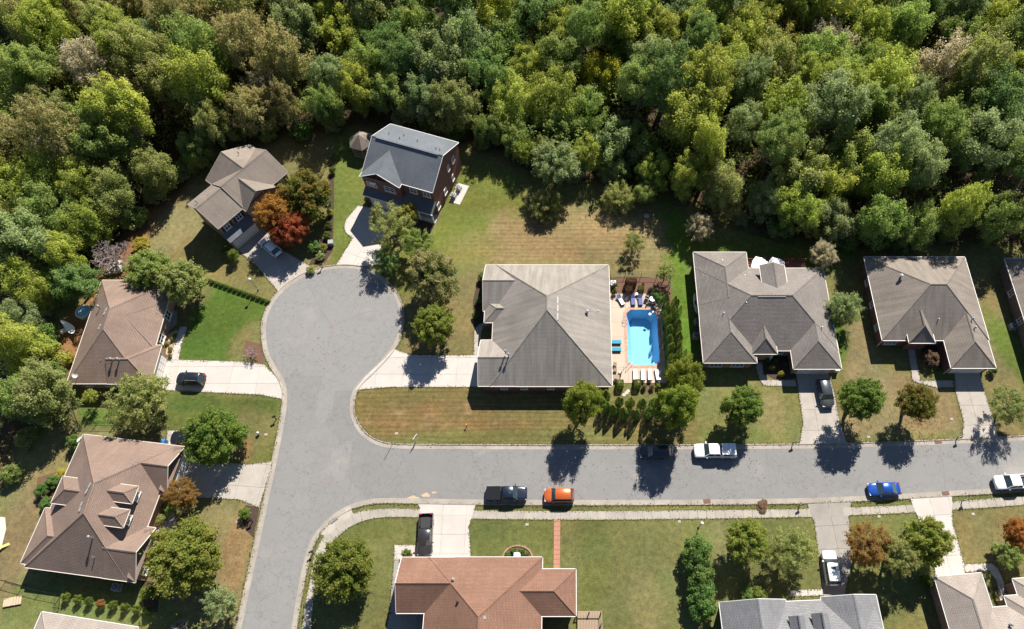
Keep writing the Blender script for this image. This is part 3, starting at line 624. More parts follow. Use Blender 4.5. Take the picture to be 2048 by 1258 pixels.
def window(root, x, y, z, ang, wd, hg, cols=2, rows=2, shutter=None):
    """a window on a wall whose outward normal points along ang (local frame)"""
    n = Vector((math.cos(ang), math.sin(ang), 0)); s = Vector((-n.y, n.x, 0)); c = Vector((x, y, z)); mb = MB()
    def bar(u0, u1, v0, v1, d):
        p = [c + s * u + UP * v + n * k for k in (0, d) for u, v in ((u0, v0), (u1, v0), (u1, v1), (u0, v1))]
        mb.add(p, [(3, 2, 1, 0), (4, 5, 6, 7), (0, 1, 5, 4), (1, 2, 6, 5), (2, 3, 7, 6), (3, 0, 4, 7)])
    t = .09; a, b = wd / 2, hg / 2
    bar(-a, a, -b, -b + t, .09); bar(-a, a, b - t, b, .09); bar(-a, -a + t, -b + t, b - t, .09); bar(a - t, a, -b + t, b - t, .09)
    for i in range(1, cols): u = -a + wd * i / cols; bar(u - .035, u + .035, -b + t, b - t, .07)
    for j in range(1, rows): v = -b + hg * j / rows; bar(-a + t, a - t, v - .035, v + .035, .065)
    f = mb.build('window', M['white'], root)
    for i in range(cols):
        for j in range(rows):
            u0, u1 = -a + wd * i / cols + .05, -a + wd * (i + 1) / cols - .05; v0, v1 = -b + hg * j / rows + .05, -b + hg * (j + 1) / rows - .05
            MB().add([c + s * u + UP * v + n * .03 for u, v in ((u0, v0), (u1, v0), (u1, v1), (u0, v1))], [(0, 1, 2, 3)]).build('pane', M['glass'], f)
    mb = MB(); p = c - UP * (b + .05) + n * .08; mb.box(p, (.2, wd + .2, .09), ang); mb.build('sill', M['offwhite'], f)
    if shutter:
        for sg in (-1, 1):
            p = c + s * sg * (a + .25) + n * .05; MB().box(p, (.06, .42, hg), ang).build('shutter', shutter, f)
    return f
def garage_door(root, x, y, ang, wd=4.9, hg=2.2):
    n = Vector((math.cos(ang), math.sin(ang), 0)); d = MB().box(Vector((x, y, hg / 2)) + n * .03, (.06, wd, hg), ang).build('garage_door', M['garage'], root)
    s = Vector((-n.y, n.x, 0))
    for j in range(4):
        for i in range(4):
            c = Vector((x, y, .3 + j * hg / 4 + .02 - .02)) + s * (-wd / 2 + wd * (i + .5) / 4) + n * .075
            MB().box(c, (.04, wd / 4 - .22, hg / 4 - .16), ang).build('door_panel', M['garage'], d)
    return d
def vent(rf, p, r=.1, h=.5, cap=False, mat=None):
    mb = MB().tube((p[0], p[1], p[2] - .2), (p[0], p[1], p[2] + h), r, r, 8)
    if cap: mb.lathe([(r * 1.9, 0), (r * 2.1, .08), (r * .6, .24)], 10, (p[0], p[1], p[2] + h))
    return mb.build('vent_pipe', mat or M['steel'], rf)
def ridgevent(rf, a, b, off=(0, 0), mat=None, n=4):
    a, b = Vector(a), Vector(b)
    for i in range(n):
        p = a.lerp(b, (i + .06) / n); q = a.lerp(b, (i + .94) / n); d = (q - p); ang = math.atan2(d.y, d.x)
        MB().box((p + q) / 2 + Vector((off[0], off[1], .05)), (d.length, .22, .09), ang).build('ridge_vent', mat or M['steel'], rf)
def ac_unit(x, y, label, rz=0.0, z=0.0):
    r = empty('air_conditioner', (x, y, z), rz, label, 'air conditioner', 'air conditioners beside the houses')
    MB().box((0, 0, .05), (1.05, 1.05, .1)).build('pad', M['conc'], r); MB().box((0, 0, .52), (.82, .82, .84)).build('casing', M['steel'], r)
    MB().lathe([(.36, .95), (.36, .99), (.30, 1.0)], 16).build('fan_grille', M['dark'], r); MB().lathe([(.1, 1.0), (.1, 1.03), (.05, 1.04)], 10).build('fan_hub', M['grey'], r)
    for k in range(6):
        t = k * math.pi / 3; MB().box((math.cos(t) * .2, math.sin(t) * .2, 1.012), (.24, .07, .012), t).build('fan_blade', M['grey'], r)
    return r
def dish(root, p, ang=0.0, name='satellite_dish'):
    mb = MB().tube(p, (p[0], p[1], p[2] + .7), .04, .04, 6); d = mb.build(name, M['steel'], root); n = Vector((math.cos(ang) * .5, math.sin(ang) * .5, .75)).normalized()
    a = n.orthogonal().normalized(); b = n.cross(a); c = Vector((p[0], p[1], p[2] + .75)); vs = [c]; fs = []
    for k, (r, q) in enumerate(((.2, .02), (.42, .1))):
        for i in range(14): t = 2 * math.pi * i / 14; vs.append(c + a * r * math.cos(t) + b * r * math.sin(t) + n * q)
    fs = [(0, 1 + i, 1 + (i + 1) % 14) for i in range(14)] + [(1 + i, 15 + i, 15 + (i + 1) % 14, 1 + (i + 1) % 14) for i in range(14)]
    MB().add(vs, fs).build('reflector', M['white'], d, True)
    return d
HP = math.pi / 2
# ---- E : grey tan hip roof beside the pool
org = (-2.9, 47.0); ox, oy = org
def L(x0, y0, x1, y1): return (x0 - ox, y0 - oy, x1 - ox, y1 - oy)
hE, rE = house('house', 'single-storey house with weathered grey-tan hip roof beside the blue swimming pool', org, 0, 2.9, [
    dict(r=L(-11.48, 36.57, 6.62, 57.32), ax='y', ridge=((-0.1, -.85), (-0.1, 1.45)), zr=8.95, pitch=.6),
    dict(r=L(-13.12, 49.0, -7.8, 57.3), ax='x', hip=(0, 2), pitch=.575), dict(r=L(-13.2, 36.6, -7.6, 44.05), ax='x', hip=(0, 2), pitch=.57),
    dict(r=L(-12.85, 47.0, -5.5, 50.8), ax='x', hip=(1, 2), pitch=.66)], M['r_e'], M['brick_red'], M['brick_red'], gut=M['offwhite'])
ridgevent(rE, (1.45, 1.9, 7.98), (1.45, -2.1, 7.98), mat=M['grey'], n=3); vent(rE, (5.9, .6, 5.2), .14, .45, True); vent(rE, (-6.2, -6.2, 5.4), .1, .95, True); vent(rE, (-5.75, -6.6, 5.1), .1, .95, True); vent(rE, (7.6, 1.4, 4.1), .06, .25)
garage_door(hE, -13.2 - ox + .42, 39.9 - oy, math.pi, 4.9)
for x in (-9.5, -6.5, -2.5, 1.5, 4.5): window(hE, x - ox, 36.57 - oy + .42, 1.5, -HP, 1.0, 1.5)
for y in (40, 46, 51): window(hE, 6.62 - ox - .42, y - oy, 1.5, 0, 1.6, 1.6)
MB().box((-11.0 - ox, 45.6 - oy, 1.05), (.07, 1.0, 2.1)).build('front_door', M['wood'], hE)
# ---- F : grey speckled roof
org = (30.6, 49.5); ox, oy = org
hF, rF = house('house', 'grey shingled house with white canopies on its back deck', org, 0, 2.9, [
    dict(r=L(20.4, 42.3, 40.95, 56.7), ax='x', pitch=.6), dict(r=L(20.38, 50, 28.95, 59.7), ax='y', hip=(2, 1), pitch=.6),
    dict(r=L(20.36, 40.3, 28.4, 47), ax='y', hip=(1, 2), pitch=.6), dict(r=L(33.7, 39.3, 40.9, 46.6), ax='y', hip=(1, 2), pitch=.6),
    dict(r=L(27.76, 41.6, 31.54, 46.2), ax='y', hip=(1, 2), pitch=.85, z=3.2),
    dict(r=L(30.1, 50.6, 34.0, 55.9), ax='y', hip=(2, 0), pitch=.5, z=5.1, zb=3.2)], M['r_f'], M['brick_tan'], M['siding'], gut=M['offwhite'])
vent(rF, (26.9 - ox, 48.6 - oy, 5.9), .1, .6, True); vent(rF, (23.7 - ox, 47.6 - oy, 4.9), .06, .4); vent(rF, (38.4 - ox, 45.4 - oy, 4.4), .07, .5); vent(rF, (28.0 - ox, 54.8 - oy, 3.8), .06, .3); vent(rF, (24.6 - ox, 57.3 - oy, 4.2), .06, .3); vent(rF, (40.2 - ox, 55.2 - oy, 3.3), .06, .3)
MB().box((.1, -.2, 7.12), (4.2, .13, .09)).build('ridge_vent', M['dark'], rF)
for x in (22.6, 25.9): window(hF, x - ox, 40.3 - oy + .42, 1.4, -HP, 1.9, 1.5, 3, 2)
window(hF, 32.4 - ox, 42.72 - oy, 1.6, -HP, 1.3, 1.5); garage_door(hF, 37.3 - ox, 39.3 - oy + .42, -HP)
for y in (43, 47, 52, 56): window(hF, 20.4 - ox + .42, y - oy, 1.5, math.pi, 1.0, 1.4)
for x in (28.0, 31.2): MB().tube((x - ox, 42.0 - oy, 0), (x - ox, 42.0 - oy, 3.2), .16, .14, 10).build('porch_column', M['white'], hF)
# ---- G
org = (56.0, 51.4); ox, oy = org
hG, rG = house('house', 'taupe hip-roofed brick house with bright white gutters at the right', org, 0, 2.9, [
    dict(r=L(47.9, 44.0, 64.2, 58.8), ax='x', pitch=.6, ridge=((-1.0, 0), (1.4, 0)), zr=7.2), dict(r=L(57.25, 39.45, 64.0, 47.5), ax='y', hip=(1, 2), pitch=.64),
    dict(r=L(51.65, 43.35, 55.6, 48.0), ax='y', hip=(1, 2), pitch=1.0, z=3.35)], M['r_g'], M['brick_red'])
vent(rG, (51.7 - ox, 53.7 - oy, 5.3), .16, .5, True); vent(rG, (61.2 - ox, 46.6 - oy, 4.7), .1, .55, True); vent(rG, (61.3 - ox, 45.2 - oy, 4.5), .1, .55, True); vent(rG, (56.3 - ox, 46.8 - oy, 4.5), .07, .35)
for p in ((55.4, 55.5), (57.2, 55.0), (56.8, 56.6), (54.2, 54.6)): vent(rG, (p[0] - ox, p[1] - oy, 4.9 - (p[1] - 55) * .5), .05, .2)
garage_door(hG, 60.6 - ox, 39.45 - oy + .42, -HP); window(hG, 49.9 - ox, 44.42 - oy, 1.5, -HP, 1.8, 1.5, 3, 2); window(hG, 56.5 - ox, 44.42 - oy, 1.7, -HP, 1.0, 1.5)
for y in (47, 51, 55): window(hG, 47.9 - ox + .42, y - oy, 1.5, math.pi, 1.0, 1.4)
for p in ((47.92, 43.95), (57.25, 39.4)): MB().tube((p[0] - ox + .3, p[1] - oy + .3, 0), (p[0] - ox + .3, p[1] - oy + .3, 2.8), .05, .05, 6).build('downspout', M['white'], hG)
MB().box((53.6 - ox, 44.3 - oy + .1, 1.05), (1.0, .07, 2.1)).build('front_door', M['wood'], hG)
# ---- H at right edge
e0 = at(2009, 517, 2.9); org = (e0.x + 8.5, e0.y - 9.5); ox, oy = org
hH, rH = house('house', 'partly shaded dark-roofed brick house cut off by the right picture edge', org, 0, 2.9, [
    dict(r=(-8.5, -9.5, 8.5, 9.5), ax='y', pitch=.6), dict(r=(-2, -14, 8.4, 0), ax='y', hip=(1, 2), pitch=.6)], M['r_g'], M['brick_gry'])
for y in (-6, -1, 4): window(hH, -8.5 + .42, y, 1.5, math.pi, 1.0, 1.4)
# ---- C brown ranch at left
org = (-68.2, 45.7); ox, oy = org
hC, rC = house('house', 'brown shingled ranch house with two white vent pipes near the cul-de-sac', org, 0, 2.9, [
    dict(r=L(-74.0, 37.0, -62.6, 54.5), ax='y', ridge=((-0.1, -1.7), (-0.1, 1.7)), zr=6.9, pitch=.65), dict(r=L(-70, 42.6, -62.45, 51.0), ax='x', hip=(2, 1), pitch=.66),
    dict(r=L(-68, 36.95, -61.55, 43.2), ax='x', hip=(2, 1), pitch=.66)], M['r_c'], M['brick_tan'], gut=M['offwhite'])
garage_door(hC, -61.55 - ox - .42, 39.8 - oy, 0, 4.6)
for y in (45, 49): window(hC, -62.45 - ox - .42, y - oy, 1.5, 0, 1.4, 1.5)
for x in (-72, -69): window(hC, x - ox, 37.0 - oy + .42, 1.5, -HP, 1.0, 1.4)
vent(rC, (-66.9 - ox, 39.9 - oy, 4.5), .1, 1.0, True); vent(rC, (-65.9 - ox, 39.9 - oy, 4.5), .1, 1.0, True); vent(rC, (-69.4 - ox, 40.6 - oy, 4.6), .06, .35); vent(rC, (-68.8 - ox, 40.0 - oy, 4.4), .06, .35); vent(rC, (-71.4 - ox, 48.6 - oy, 4.7), .1, .7, True)
ridgevent(rC, (-1.0, 2.2, 6.25), (-1.3, 1.0, 6.1), n=2, mat=M['grey']); ridgevent(rC, (-1.25, -.4, 6.05), (-1.5, -1.3, 5.9), n=2, mat=M['grey'])
dish(hC, (-72.3 - ox, 37.9 - oy, 3.3), -1.2)
# ---- D brown, dormers, bottom left
org = (-62.5, 19.0)
hD, rD = house('house', 'large brown house with two white-windowed dormers at lower left', org, RAD(-7), 3.0, [
    dict(r=(-7.8, -8.7, 6.25, 9.4), ax='y', ridge=((.35, -1.65), (.05, 2.2)), zr=7.9, pitch=.65), dict(r=(2.6, 2.65, 7.25, 9.41), ax='x', hip=(2, 0), pitch=.672, gin=.9),
    dict(r=(2.9, -8.73, 7.45, -1.8), ax='x', hip=(2, 0), pitch=.685, gin=.9), dict(r=(-8.5, -8.3, -2.2, -1.07), ax='x', hip=(1, 2), pitch=.62),
    dict(r=(-6.5, -.6, -1.0, 3.0), ax='x', hip=(1, 2), pitch=.62, z=5.0, zb=3.2),
    dict(r=(1.5, .5, 4.9, 2.8), ax='x', hip=(2, 1), pitch=.7, z=6.0, zb=3.4), dict(r=(1.6, -2.6, 5.0, -.3), ax='x', hip=(2, 1), pitch=.7, z=6.0, zb=3.4)], M['r_d'], M['brick_or'], M['siding'], gut=M['offwhite'])
for y, x in ((1.65, 4.5), (-1.45, 4.6)): window(hD, x, y, 5.3, 0, 1.25, 1.25, 3, 3)
for y0, y1, x in ((2.65, 9.43, 7.25), (-8.73, -1.8, 7.45)):   # pent roofs under the two gables
    MB().add([(x + .02, y0, 3.02), (x + .02, y1, 3.02), (x - .95, y1 - .5, 3.75), (x - .95, y0 + .5, 3.75)], [(0, 1, 2, 3)]).build('pent_roof', M['r_d'], hD)
for y in (-7, -4): window(hD, 7.45 - .4, y, 1.5, 0, 1.4, 1.6)
garage_door(hD, 7.25 - .4, 6.0, 0, 5.0); vent(rD, (1.6, -4.3, 6.1), .1, .9, True); vent(rD, (1.9, -6.5, 4.8), .07, .25); vent(rD, (2.7, 5.6, 5.4), .05, .4)
ridgevent(rD, (-.55, 2.3, 7.55), (-.75, .8, 7.45), n=2, mat=M['grey']); ridgevent(rD, (-.7, -.2, 7.45), (-.6, -1.5, 7.4), n=2, mat=M['grey']); dish(hD, (-8.0, 8.6, 2.2), 2.8)
# ---- I red-brown, bottom centre
org = (-10.8, 2.0); ox, oy = org
hI, rI = house('house', 'terracotta-brown roofed house at the bottom centre beside a brick path', org, 0, 2.9, [
    dict(r=L(-18.3, -9, -3.3, 12.58), ax='y', pitch=.65), dict(r=L(-21.9, 5.75, -14.9, 12.55), ax='x', hip=(0, 2), pitch=.65), dict(r=L(-6.3, 5.4, 1.1, 11.1), ax='x', hip=(2, 1), pitch=.62)], M['r_i'], M['brick_or'])
vent(rI, (-14.6 - ox, 9.6 - oy, 4.7), .11, .45, True); vent(rI, (-13.7 - ox, 6.8 - oy, 5.7), .09, .35, True, M['dark']); vent(rI, (-4.7 - ox, 11.7 - oy, 3.4), .06, .2); vent(rI, (-10.1 - ox, 5.0 - oy, 7.1), .22, .3, False)
garage_door(hI, -17 - ox, 12.58 - oy - .42, HP); window(hI, -8 - ox, 12.58 - oy - .42, 1.5, HP, 1.8, 1.5, 3, 2)
# ---- J slate, bottom right
org = (30.0, 0.0); ox, oy = org
hJ, rJ = house('house', 'slate-grey roofed house with two narrow ridges at the bottom edge', org, RAD(2.3), 2.9, [
    dict(r=(-10.2, -12, -1.6, 7.45), ax='y', hip=(1, 0), pitch=.7), dict(r=(-6, -12, 9.5, 7.2), ax='x', hip=(2, 2), pitch=.42), dict(r=(2.95, -12, 10.15, 7.55), ax='y', hip=(1, 0), pitch=.55),
    dict(r=(-2.0, -2, -.0, 5.4), ax='y', hip=(2, 0), pitch=1.15, z=4.3, zb=3, nogut=1), dict(r=(.9, -2, 3.0, 5.6), ax='y', hip=(2, 0), pitch=1.15, z=4.3, zb=3, nogut=1)], M['r_j'], M['brick_gry'], M['siding'])
# ---- K tan, bottom right corner
org = (56.0, 0.0)
hK, rK = house('house', 'pale tan roofed house with a small entry court in the bottom right corner', org, RAD(4.5), 2.9, [
    dict(r=(-7.3, -12, -1.0, 10.75), ax='y', hip=(1, 1), pitch=.62), dict(r=(-4, -12, 14, 6.55), ax='x', hip=(2, 1), pitch=.5), dict(r=(.95, -4, 12, 7.75), ax='y', hip=(1, 1), pitch=.5), dict(r=(2.75, 2, 12, 9.7), ax='x', hip=(1, 1), pitch=.5)], M['r_k'], M['brick_tan'])
vent(rK, (-.2, 4.4, 4.1), .12, .4, True); vent(rK, (-3.0, 1.5, 5.0), .1, .6, True); vent(rK, (-2.5, 1.3, 5.0), .1, .6, True)
garage_door(hK, -4.2, 10.75 - .42, HP, 4.6)
# ---- L bottom left corner sliver
e0 = at(65, 1238, 2.9); hL_, rL_ = house('house', 'pale grey roof corner peeping in at the bottom left edge', (e0.x + 6.5, e0.y - 6.0), RAD(-8), 2.9, [dict(r=(-6.5, -6, 6.5, 6), ax='x', pitch=.4)], M['r_k'], M['siding'])
# ---- A dark blue-grey two-and-a-half-storey brick house
HA = 6.8; cor = [zm(680, 230, .1907)(x, y, HA) for x, y in ((548, 98), (1258, 285), (950, 808), (212, 610))]
c = sum(cor, Vector()) / 4; rA_ = RAD(-18.8); hw, hd = 6.35, 5.5
hA, rA = house('house', 'tall dark red brick house with blue-grey gable roof at the woodland edge', (c.x, c.y), rA_, HA, [
    dict(r=(-hw, -hd, hw, hd), ax='x', hip=(0, 0), pitch=.54, gin=.2), dict(r=(-hw - .02, -hd - .85, -hw + 7.2, -.6), ax='y', hip=(0, 2), pitch=.62, gin=.9)], M['r_a'], M['brick_red'], over=.22)
g = MB(); y0 = -hd - 1.55                                          # skirt roof over garage and porch
g.add([(-hw - .1, y0 - .25, 2.95), (hw + .05, y0 - .25, 2.95), (hw + .05, -hd + .3, 3.95), (-hw - .1, -hd + .3, 3.95), (-hw - .1, y0 - .25, 2.8), (hw + .05, y0 - .25, 2.8), (hw + .05, -hd + .3, 3.6), (-hw - .1, -hd + .3, 3.6)],
      [(0, 1, 2, 3), (7, 6, 5, 4), (0, 4, 5, 1), (1, 5, 6, 2), (3, 7, 4, 0)]); g.build('porch_roof', M['r_a'], hA)
MB().box((0, y0 - .3, 2.9), (2 * hw + .2, .1, .14)).build('gutter', M['white'], hA)
MB().box((-hw + 3.1, -hd - .45, 1.4), (6.2, 1.9, 2.8)).build('garage_wall', M['brick_red'], hA); garage_door(hA, -hw + 3.3, -hd - 1.4, -HP, 4.9)
for x in (1.0, 3.6, hw - .3): MB().tube((x, y0 + .05, 0), (x, y0 + .05, 2.8), .15, .13, 8).build('porch_column', M['white'], hA)
MB().box((3.4, y0 + .05, .95), (5.2, .06, .08)).build('porch_rail', M['white'], hA)
for k in range(18): MB().box((.95 + k * .29, y0 + .05, .5), (.05, .05, .85)).build('baluster', M['white'], hA)
MB().box((3.3, -hd - .7, .08), (6.0, 1.8, .16)).build('porch_floor', M['conc_w'], hA)
window(hA, -hw + 1.7, -hd - .65, 5.3, -HP, 1.8, 1.1, 3, 2); window(hA, -hw + 5.0, -hd - .65, 5.2, -HP, 1.9, 1.3, 2, 2); window(hA, 2.6, -hd + .22, 5.5, -HP, 1.3, 1.2); window(hA, 5.0, -hd + .22, 5.5, -HP, 1.3, 1.2)
for y, z, w_ in ((2.9, 5.4, .9), (.9, 5.5, .6), (-1.6, 2.2, .9), (-4.6, 1.9, .9), (1.6, 2.0, .7)): window(hA, hw - .2, y, z, 0, w_, 1.3, 1, 2)
for x, y in ((-4.5, 2.1), (-2.2, 2.8), (-2.2, 1.5), (.6, 2.2), (4.4, 1.4), (5.1, 1.4)): vent(rA, (x, y, HA + .54 * (hd - y)), .06, .45, False, M['dark'])
ridgevent(rA, (-hw, -.12, HA + .54 * hd), (hw, -.12, HA + .54 * hd), n=1, mat=M['r_a'])
# ---- B putty two-storey
HB = 5.4; ang = RAD(52); o = zm(360, 280, .2225)(145, 615, 7.7)
hB, rB = house('house', 'two-storey house with putty-coloured gables and dark shutters behind the orange maple', (o.x, o.y), ang, HB, [
    dict(r=(5.2, -4.1, 14.6, 4.1), ax='x', hip=(0, 0), pitch=.64), dict(r=(0, -3.85, 5.5, 3.85), ax='x', hip=(0, 0), pitch=.62),
    dict(r=(5.05, -.1, 14.55, 5.5), ax='y', hip=(2, 0), pitch=.55), dict(r=(5.0, -4.75, 11.2, -.5), ax='y', hip=(0, 2), pitch=.72, gin=.8)], M['r_b'], M['brick_tan'], M['siding'], over=.3, gut=plain('taupe_trim', (.30, .265, .23), .6))
MB().add([(-.15, -5.3, 2.75), (5.3, -5.3, 2.75), (5.3, -3.5, 3.5), (-.15, -3.5, 3.5), (-.15, -5.3, 2.6), (5.3, -5.3, 2.6), (5.3, -3.5, 3.2), (-.15, -3.5, 3.2)], [(0, 1, 2, 3), (7, 6, 5, 4), (0, 4, 5, 1), (1, 5, 6, 2), (3, 7, 4, 0)]).build('porch_roof', M['r_a'], hB)
MB().box((2.55, -4.1, 1.3), (5.2, 1.6, 2.6)).build('garage_wall', M['brick_tan'], hB); garage_door(hB, 2.6, -4.9, -HP, 4.7)
shut = plain('shutter_green_black', (.02, .025, .022), .6)
for x in (1.4, 3.8): window(hB, x, -3.55, 4.3, -HP, 1.1, 1.4, 2, 2, shut)
window(hB, 8.1, -4.45, 4.0, -HP, 1.8, 1.4, 3, 2, shut); window(hB, 12.8, -3.8, 4.2, -HP, 1.1, 1.4, 2, 2, shut); window(hB, 8.1, -4.45, 1.4, -HP, 1.8, 1.5, 3, 2); window(hB, .3, 0, 4.2, math.pi, 1.0, 1.3)
vent(rB, (.9, 1.2, 7.0), .07, .7, True); vent(rB, (3.0, 1.2, 7.0), .06, .3); vent(rB, (11.5, 3.5, 7.6), .07, .35, False, M['dark']); vent(rB, (7.4, 4.9, 6.2), .07, .35)
# ================================================================ VEHICLES
PAINT = {}
def paint_mat(name, col, metal=0.0):
    m = plain('car_paint_' + name, col, 0.28, metal, var=.03, coat=1.0); PAINT[name] = m; return m
for k, c, mt in (('white', (.78, .78, .77), 0), ('black', (.012, .013, .018), 0.1), ('navy', (.012, .017, .032), .2), ('charcoal', (.05, .055, .06), .3), ('orange', (.50, .11, .022), .3), ('blue', (.012, .07, .34), .35), ('silver', (.5, .52, .53), .4), ('graphite', (.035, .03, .03), .2)): paint_mat(k, c, mt)
M['lamp'] = plain('headlamp_lens', (.7, .72, .75), .15); M['tail'] = plain('tail_lamp', (.35, .01, .01), .25); M['trim'] = plain('black_trim', (.02, .02, .022), .6); M['alloy'] = plain('alloy_rim', (.45, .46, .47), .3, .8)
M['tonneau'] = plain('tonneau_vinyl', (.014, .015, .017), .95, spec=.08); M['black_in'] = plain('bed_liner', (.025, .025, .028), .8)
def loft(stations, mats=None):
    """stations: list of (x, [(y,z)...]) half sections bottom to centre top, mirrored"""
    mb = MB(); n = len(stations[0][1]); vs = []
    for x, sec in stations:
        row = [(x, y, z) for y, z in sec] + [(x, -y, z) for y, z in reversed(sec)]
        vs += row
    k = 2 * n; fs = []
    for i in range(len(stations) - 1):
        for j in range(k): a, b = i * k + j, i * k + (j + 1) % k; fs.append((a, b, b + k, a + k))
    fs += [tuple(range(k - 1, -1, -1)), tuple(range((len(stations) - 1) * k, len(stations) * k))]
    return mb.add(vs, [f[::-1] for f in fs])
SPEC = {  # length, width, height, belt, hood front z, hood rear x, windshield top x, roof rear x, rear glass base x (fractions from front), wheel r
    'sedan': dict(L=4.7, W=1.82, H=1.45, belt=.92, hood=.78, hx=.27, rx=.42, rr=.70, gx=.87, wr=.33),
    'hatch': dict(L=4.4, W=1.8, H=1.5, belt=.95, hood=.82, hx=.25, rx=.40, rr=.80, gx=.94, wr=.33),
    'suv': dict(L=4.75, W=1.9, H=1.72, belt=1.05, hood=.95, hx=.26, rx=.38, rr=.88, gx=.965, wr=.37),
    'pickup': dict(L=5.8, W=2.0, H=1.86, belt=1.18, hood=1.08, hx=.245, rx=.335, rr=.58, gx=.625, wr=.41)}
def vehicle(kind, color, front_px, rear_px, label, cat, group='vehicles parked on the street and driveways', bed='open', sunroof=False, rack=False, roofcol=None, length=None, z=0.03):
    sp = dict(SPEC[kind]); f, r = at(*front_px, .7), at(*rear_px, .7); d = (f - r); ang = math.atan2(d.y, d.x); c = (f + r) / 2
    if length: sp['L'] = length
    else: sp['L'] = min(max(d.length, 4.2), 6.0)
    Ln, W, H, belt, hood, wr = sp['L'], sp['W'], sp['H'], sp['belt'], sp['hood'], sp['wr']; pm = PAINT[color]; hw = W / 2
    root = empty('pickup_truck' if kind == 'pickup' else 'parked_car', (c.x, c.y, z), ang, label, cat, group); X = lambda t: Ln * (.5 - t)
    def sec(wf, zb, zt, crown=.03, zs=None):
        zm_ = (zb + zt) / 2 if zs is None else zs
        return [(hw * wf * .80, zb), (hw * wf * .97, zb + .10), (hw * wf, zm_), (hw * wf * .985, zt - .07), (hw * wf * .93, zt - .015), (hw * wf * .55, zt + crown * .7), (0, zt + crown)]
    hz = hood
    endz = belt if kind != 'sedan' else belt + .02
    if kind == 'pickup':
        st = [(X(0), sec(.74, .42, hz - .16)), (X(.018), sec(.88, .34, hz - .06)), (X(.06), sec(.98, .3, hz)), (X(sp['hx']), sec(1, .3, belt - .02)), (X(sp['gx'] + .01), sec(1, .3, belt - .01, 0))]
    else:
        st = [(X(0), sec(.62, .38, hz - .2)), (X(.015), sec(.78, .3, hz - .1)), (X(.055), sec(.93, .26, hz - .02)), (X(.15), sec(1, .25, hz + .04)), (X(sp['hx']), sec(1, .25, belt)), (X(.5), sec(1, .25, belt)), (X(.8), sec(1, .25, belt)), (X(sp['gx']), sec(.985, .26, endz)), (X(.975), sec(.92, .3, endz - .06)), (X(1), sec(.78, .36, endz - .18))]
    loft(st).build('body', pm, root, True)
    # greenhouse
    x0, x1, x2, x3 = X(sp['hx'] - .015), X(sp['rx']), X(sp['rr']), X(sp['gx']); b0 = hw * .92; t0 = hw * .74; zb = belt - .03; zr = H
    if kind in ('suv', 'hatch', 'pickup'): t0 = hw * .78
    nr = 5; vs = []
    roof = MB(); cr = .045
    rows = [(x1 + .02, t0 * .93, zr - .05), (x1 - .12, t0, zr - .01), ((x1 + x2) / 2, t0 * 1.01, zr + .01), (x2 + .1, t0 * .99, zr - .015), (x2 - .02, t0 * .93, zr - .06)]
    for x, wd, zz_ in rows: vs += [(x, wd, zz_ - .05), (x, wd * .9, zz_), (x, 0, zz_ + cr), (x, -wd * .9, zz_), (x, -wd, zz_ - .05)]
    fs = [(i * 5 + j, i * 5 + j + 1, (i + 1) * 5 + j + 1, (i + 1) * 5 + j) for i in range(4) for j in range(4)]
    und = [(v[0], v[1], zr - .1) for v in vs]; roof.add(vs, fs); ro = roof.build('roof', PAINT[roofcol] if roofcol else pm, root, True)
    def quad(name, pts, mat, th=None, par=root): return MB().add(pts, [(0, 1, 2, 3)] if len(pts) == 4 else [tuple(range(len(pts)))]).build(name, mat, par)
    fz, rz_ = zr - .045, zr - .055
    quad('windshield', [(x0, b0 * .95, zb + .03), (x0, -b0 * .95, zb + .03), (x1 + .01, -t0 * .92, fz), (x1 + .01, t0 * .92, fz)], M['carglass'])
    quad('rear_window', [(x3, -b0 * .93, zb + .03), (x3, b0 * .93, zb + .03), (x2 - .01, t0 * .92, rz_), (x2 - .01, -t0 * .92, rz_)], M['carglass'])
    for s in (1, -1):
        P_ = [(x0, s * b0, zb), (x1, s * t0 * .955, fz), (x2, s * t0 * .955, rz_), (x3, s * b0 * .97, zb)]
        quad('side_window', P_ if s < 0 else P_[::-1], M['carglass'])
        mb = MB()
        for a, b_ in ((P_[0], P_[1]), (P_[3], P_[2])): mb.tube(a, b_, .05, .04, 5)
        xm = (x1 + x2) / 2 - .1; mb.tube((xm, s * b0 * 1.0, zb), (xm, s * t0 * .97, zr - .05), .035, .03, 5); mb.build('pillar', pm if kind != 'suv' else M['trim'], root)
        if rack:
            MB().tube((x1 - .25, s * t0 * .86, zr + .07), (x2 + .15, s * t0 * .86, zr + .06), .025, .025, 6).build('roof_rail', M['steel'], root)
        mi = MB().box((x0 - .32, s * (hw + .11), belt + .05), (.14, .24, .16)).build('mirror', pm, root)
        MB().box((X(.03) - .06, s * hw * .70, hz - .14), (.2, .42, .14)).build('headlight', M['lamp'], root); MB().box((X(.985) + .02, s * hw * .74, belt - .12), (.12, .34, .2)).build('taillight', M['tail'], root)
        for t in ((.185, .79) if kind != 'pickup' else (.17, .79)):
            wl_ = empty_part('wheel', root, (X(t), s * (hw - .13), wr)); MB().add(*wheel_geo(wr, .24)).build('tyre', M['rubber'], wl_, True)
            mb = MB(); o_ = s * .125; mb.tube((0, o_ - s * .03, 0), (0, o_ + s * .004, 0), wr * .66, wr * .62, 14); mb.build('rim', M['alloy'], wl_)
    if sunroof: MB().box(((x1 * .72 + x2 * .28), 0, zr + cr - .005), (.36, .62, .05)).build('sunroof', M['carglass'], root)
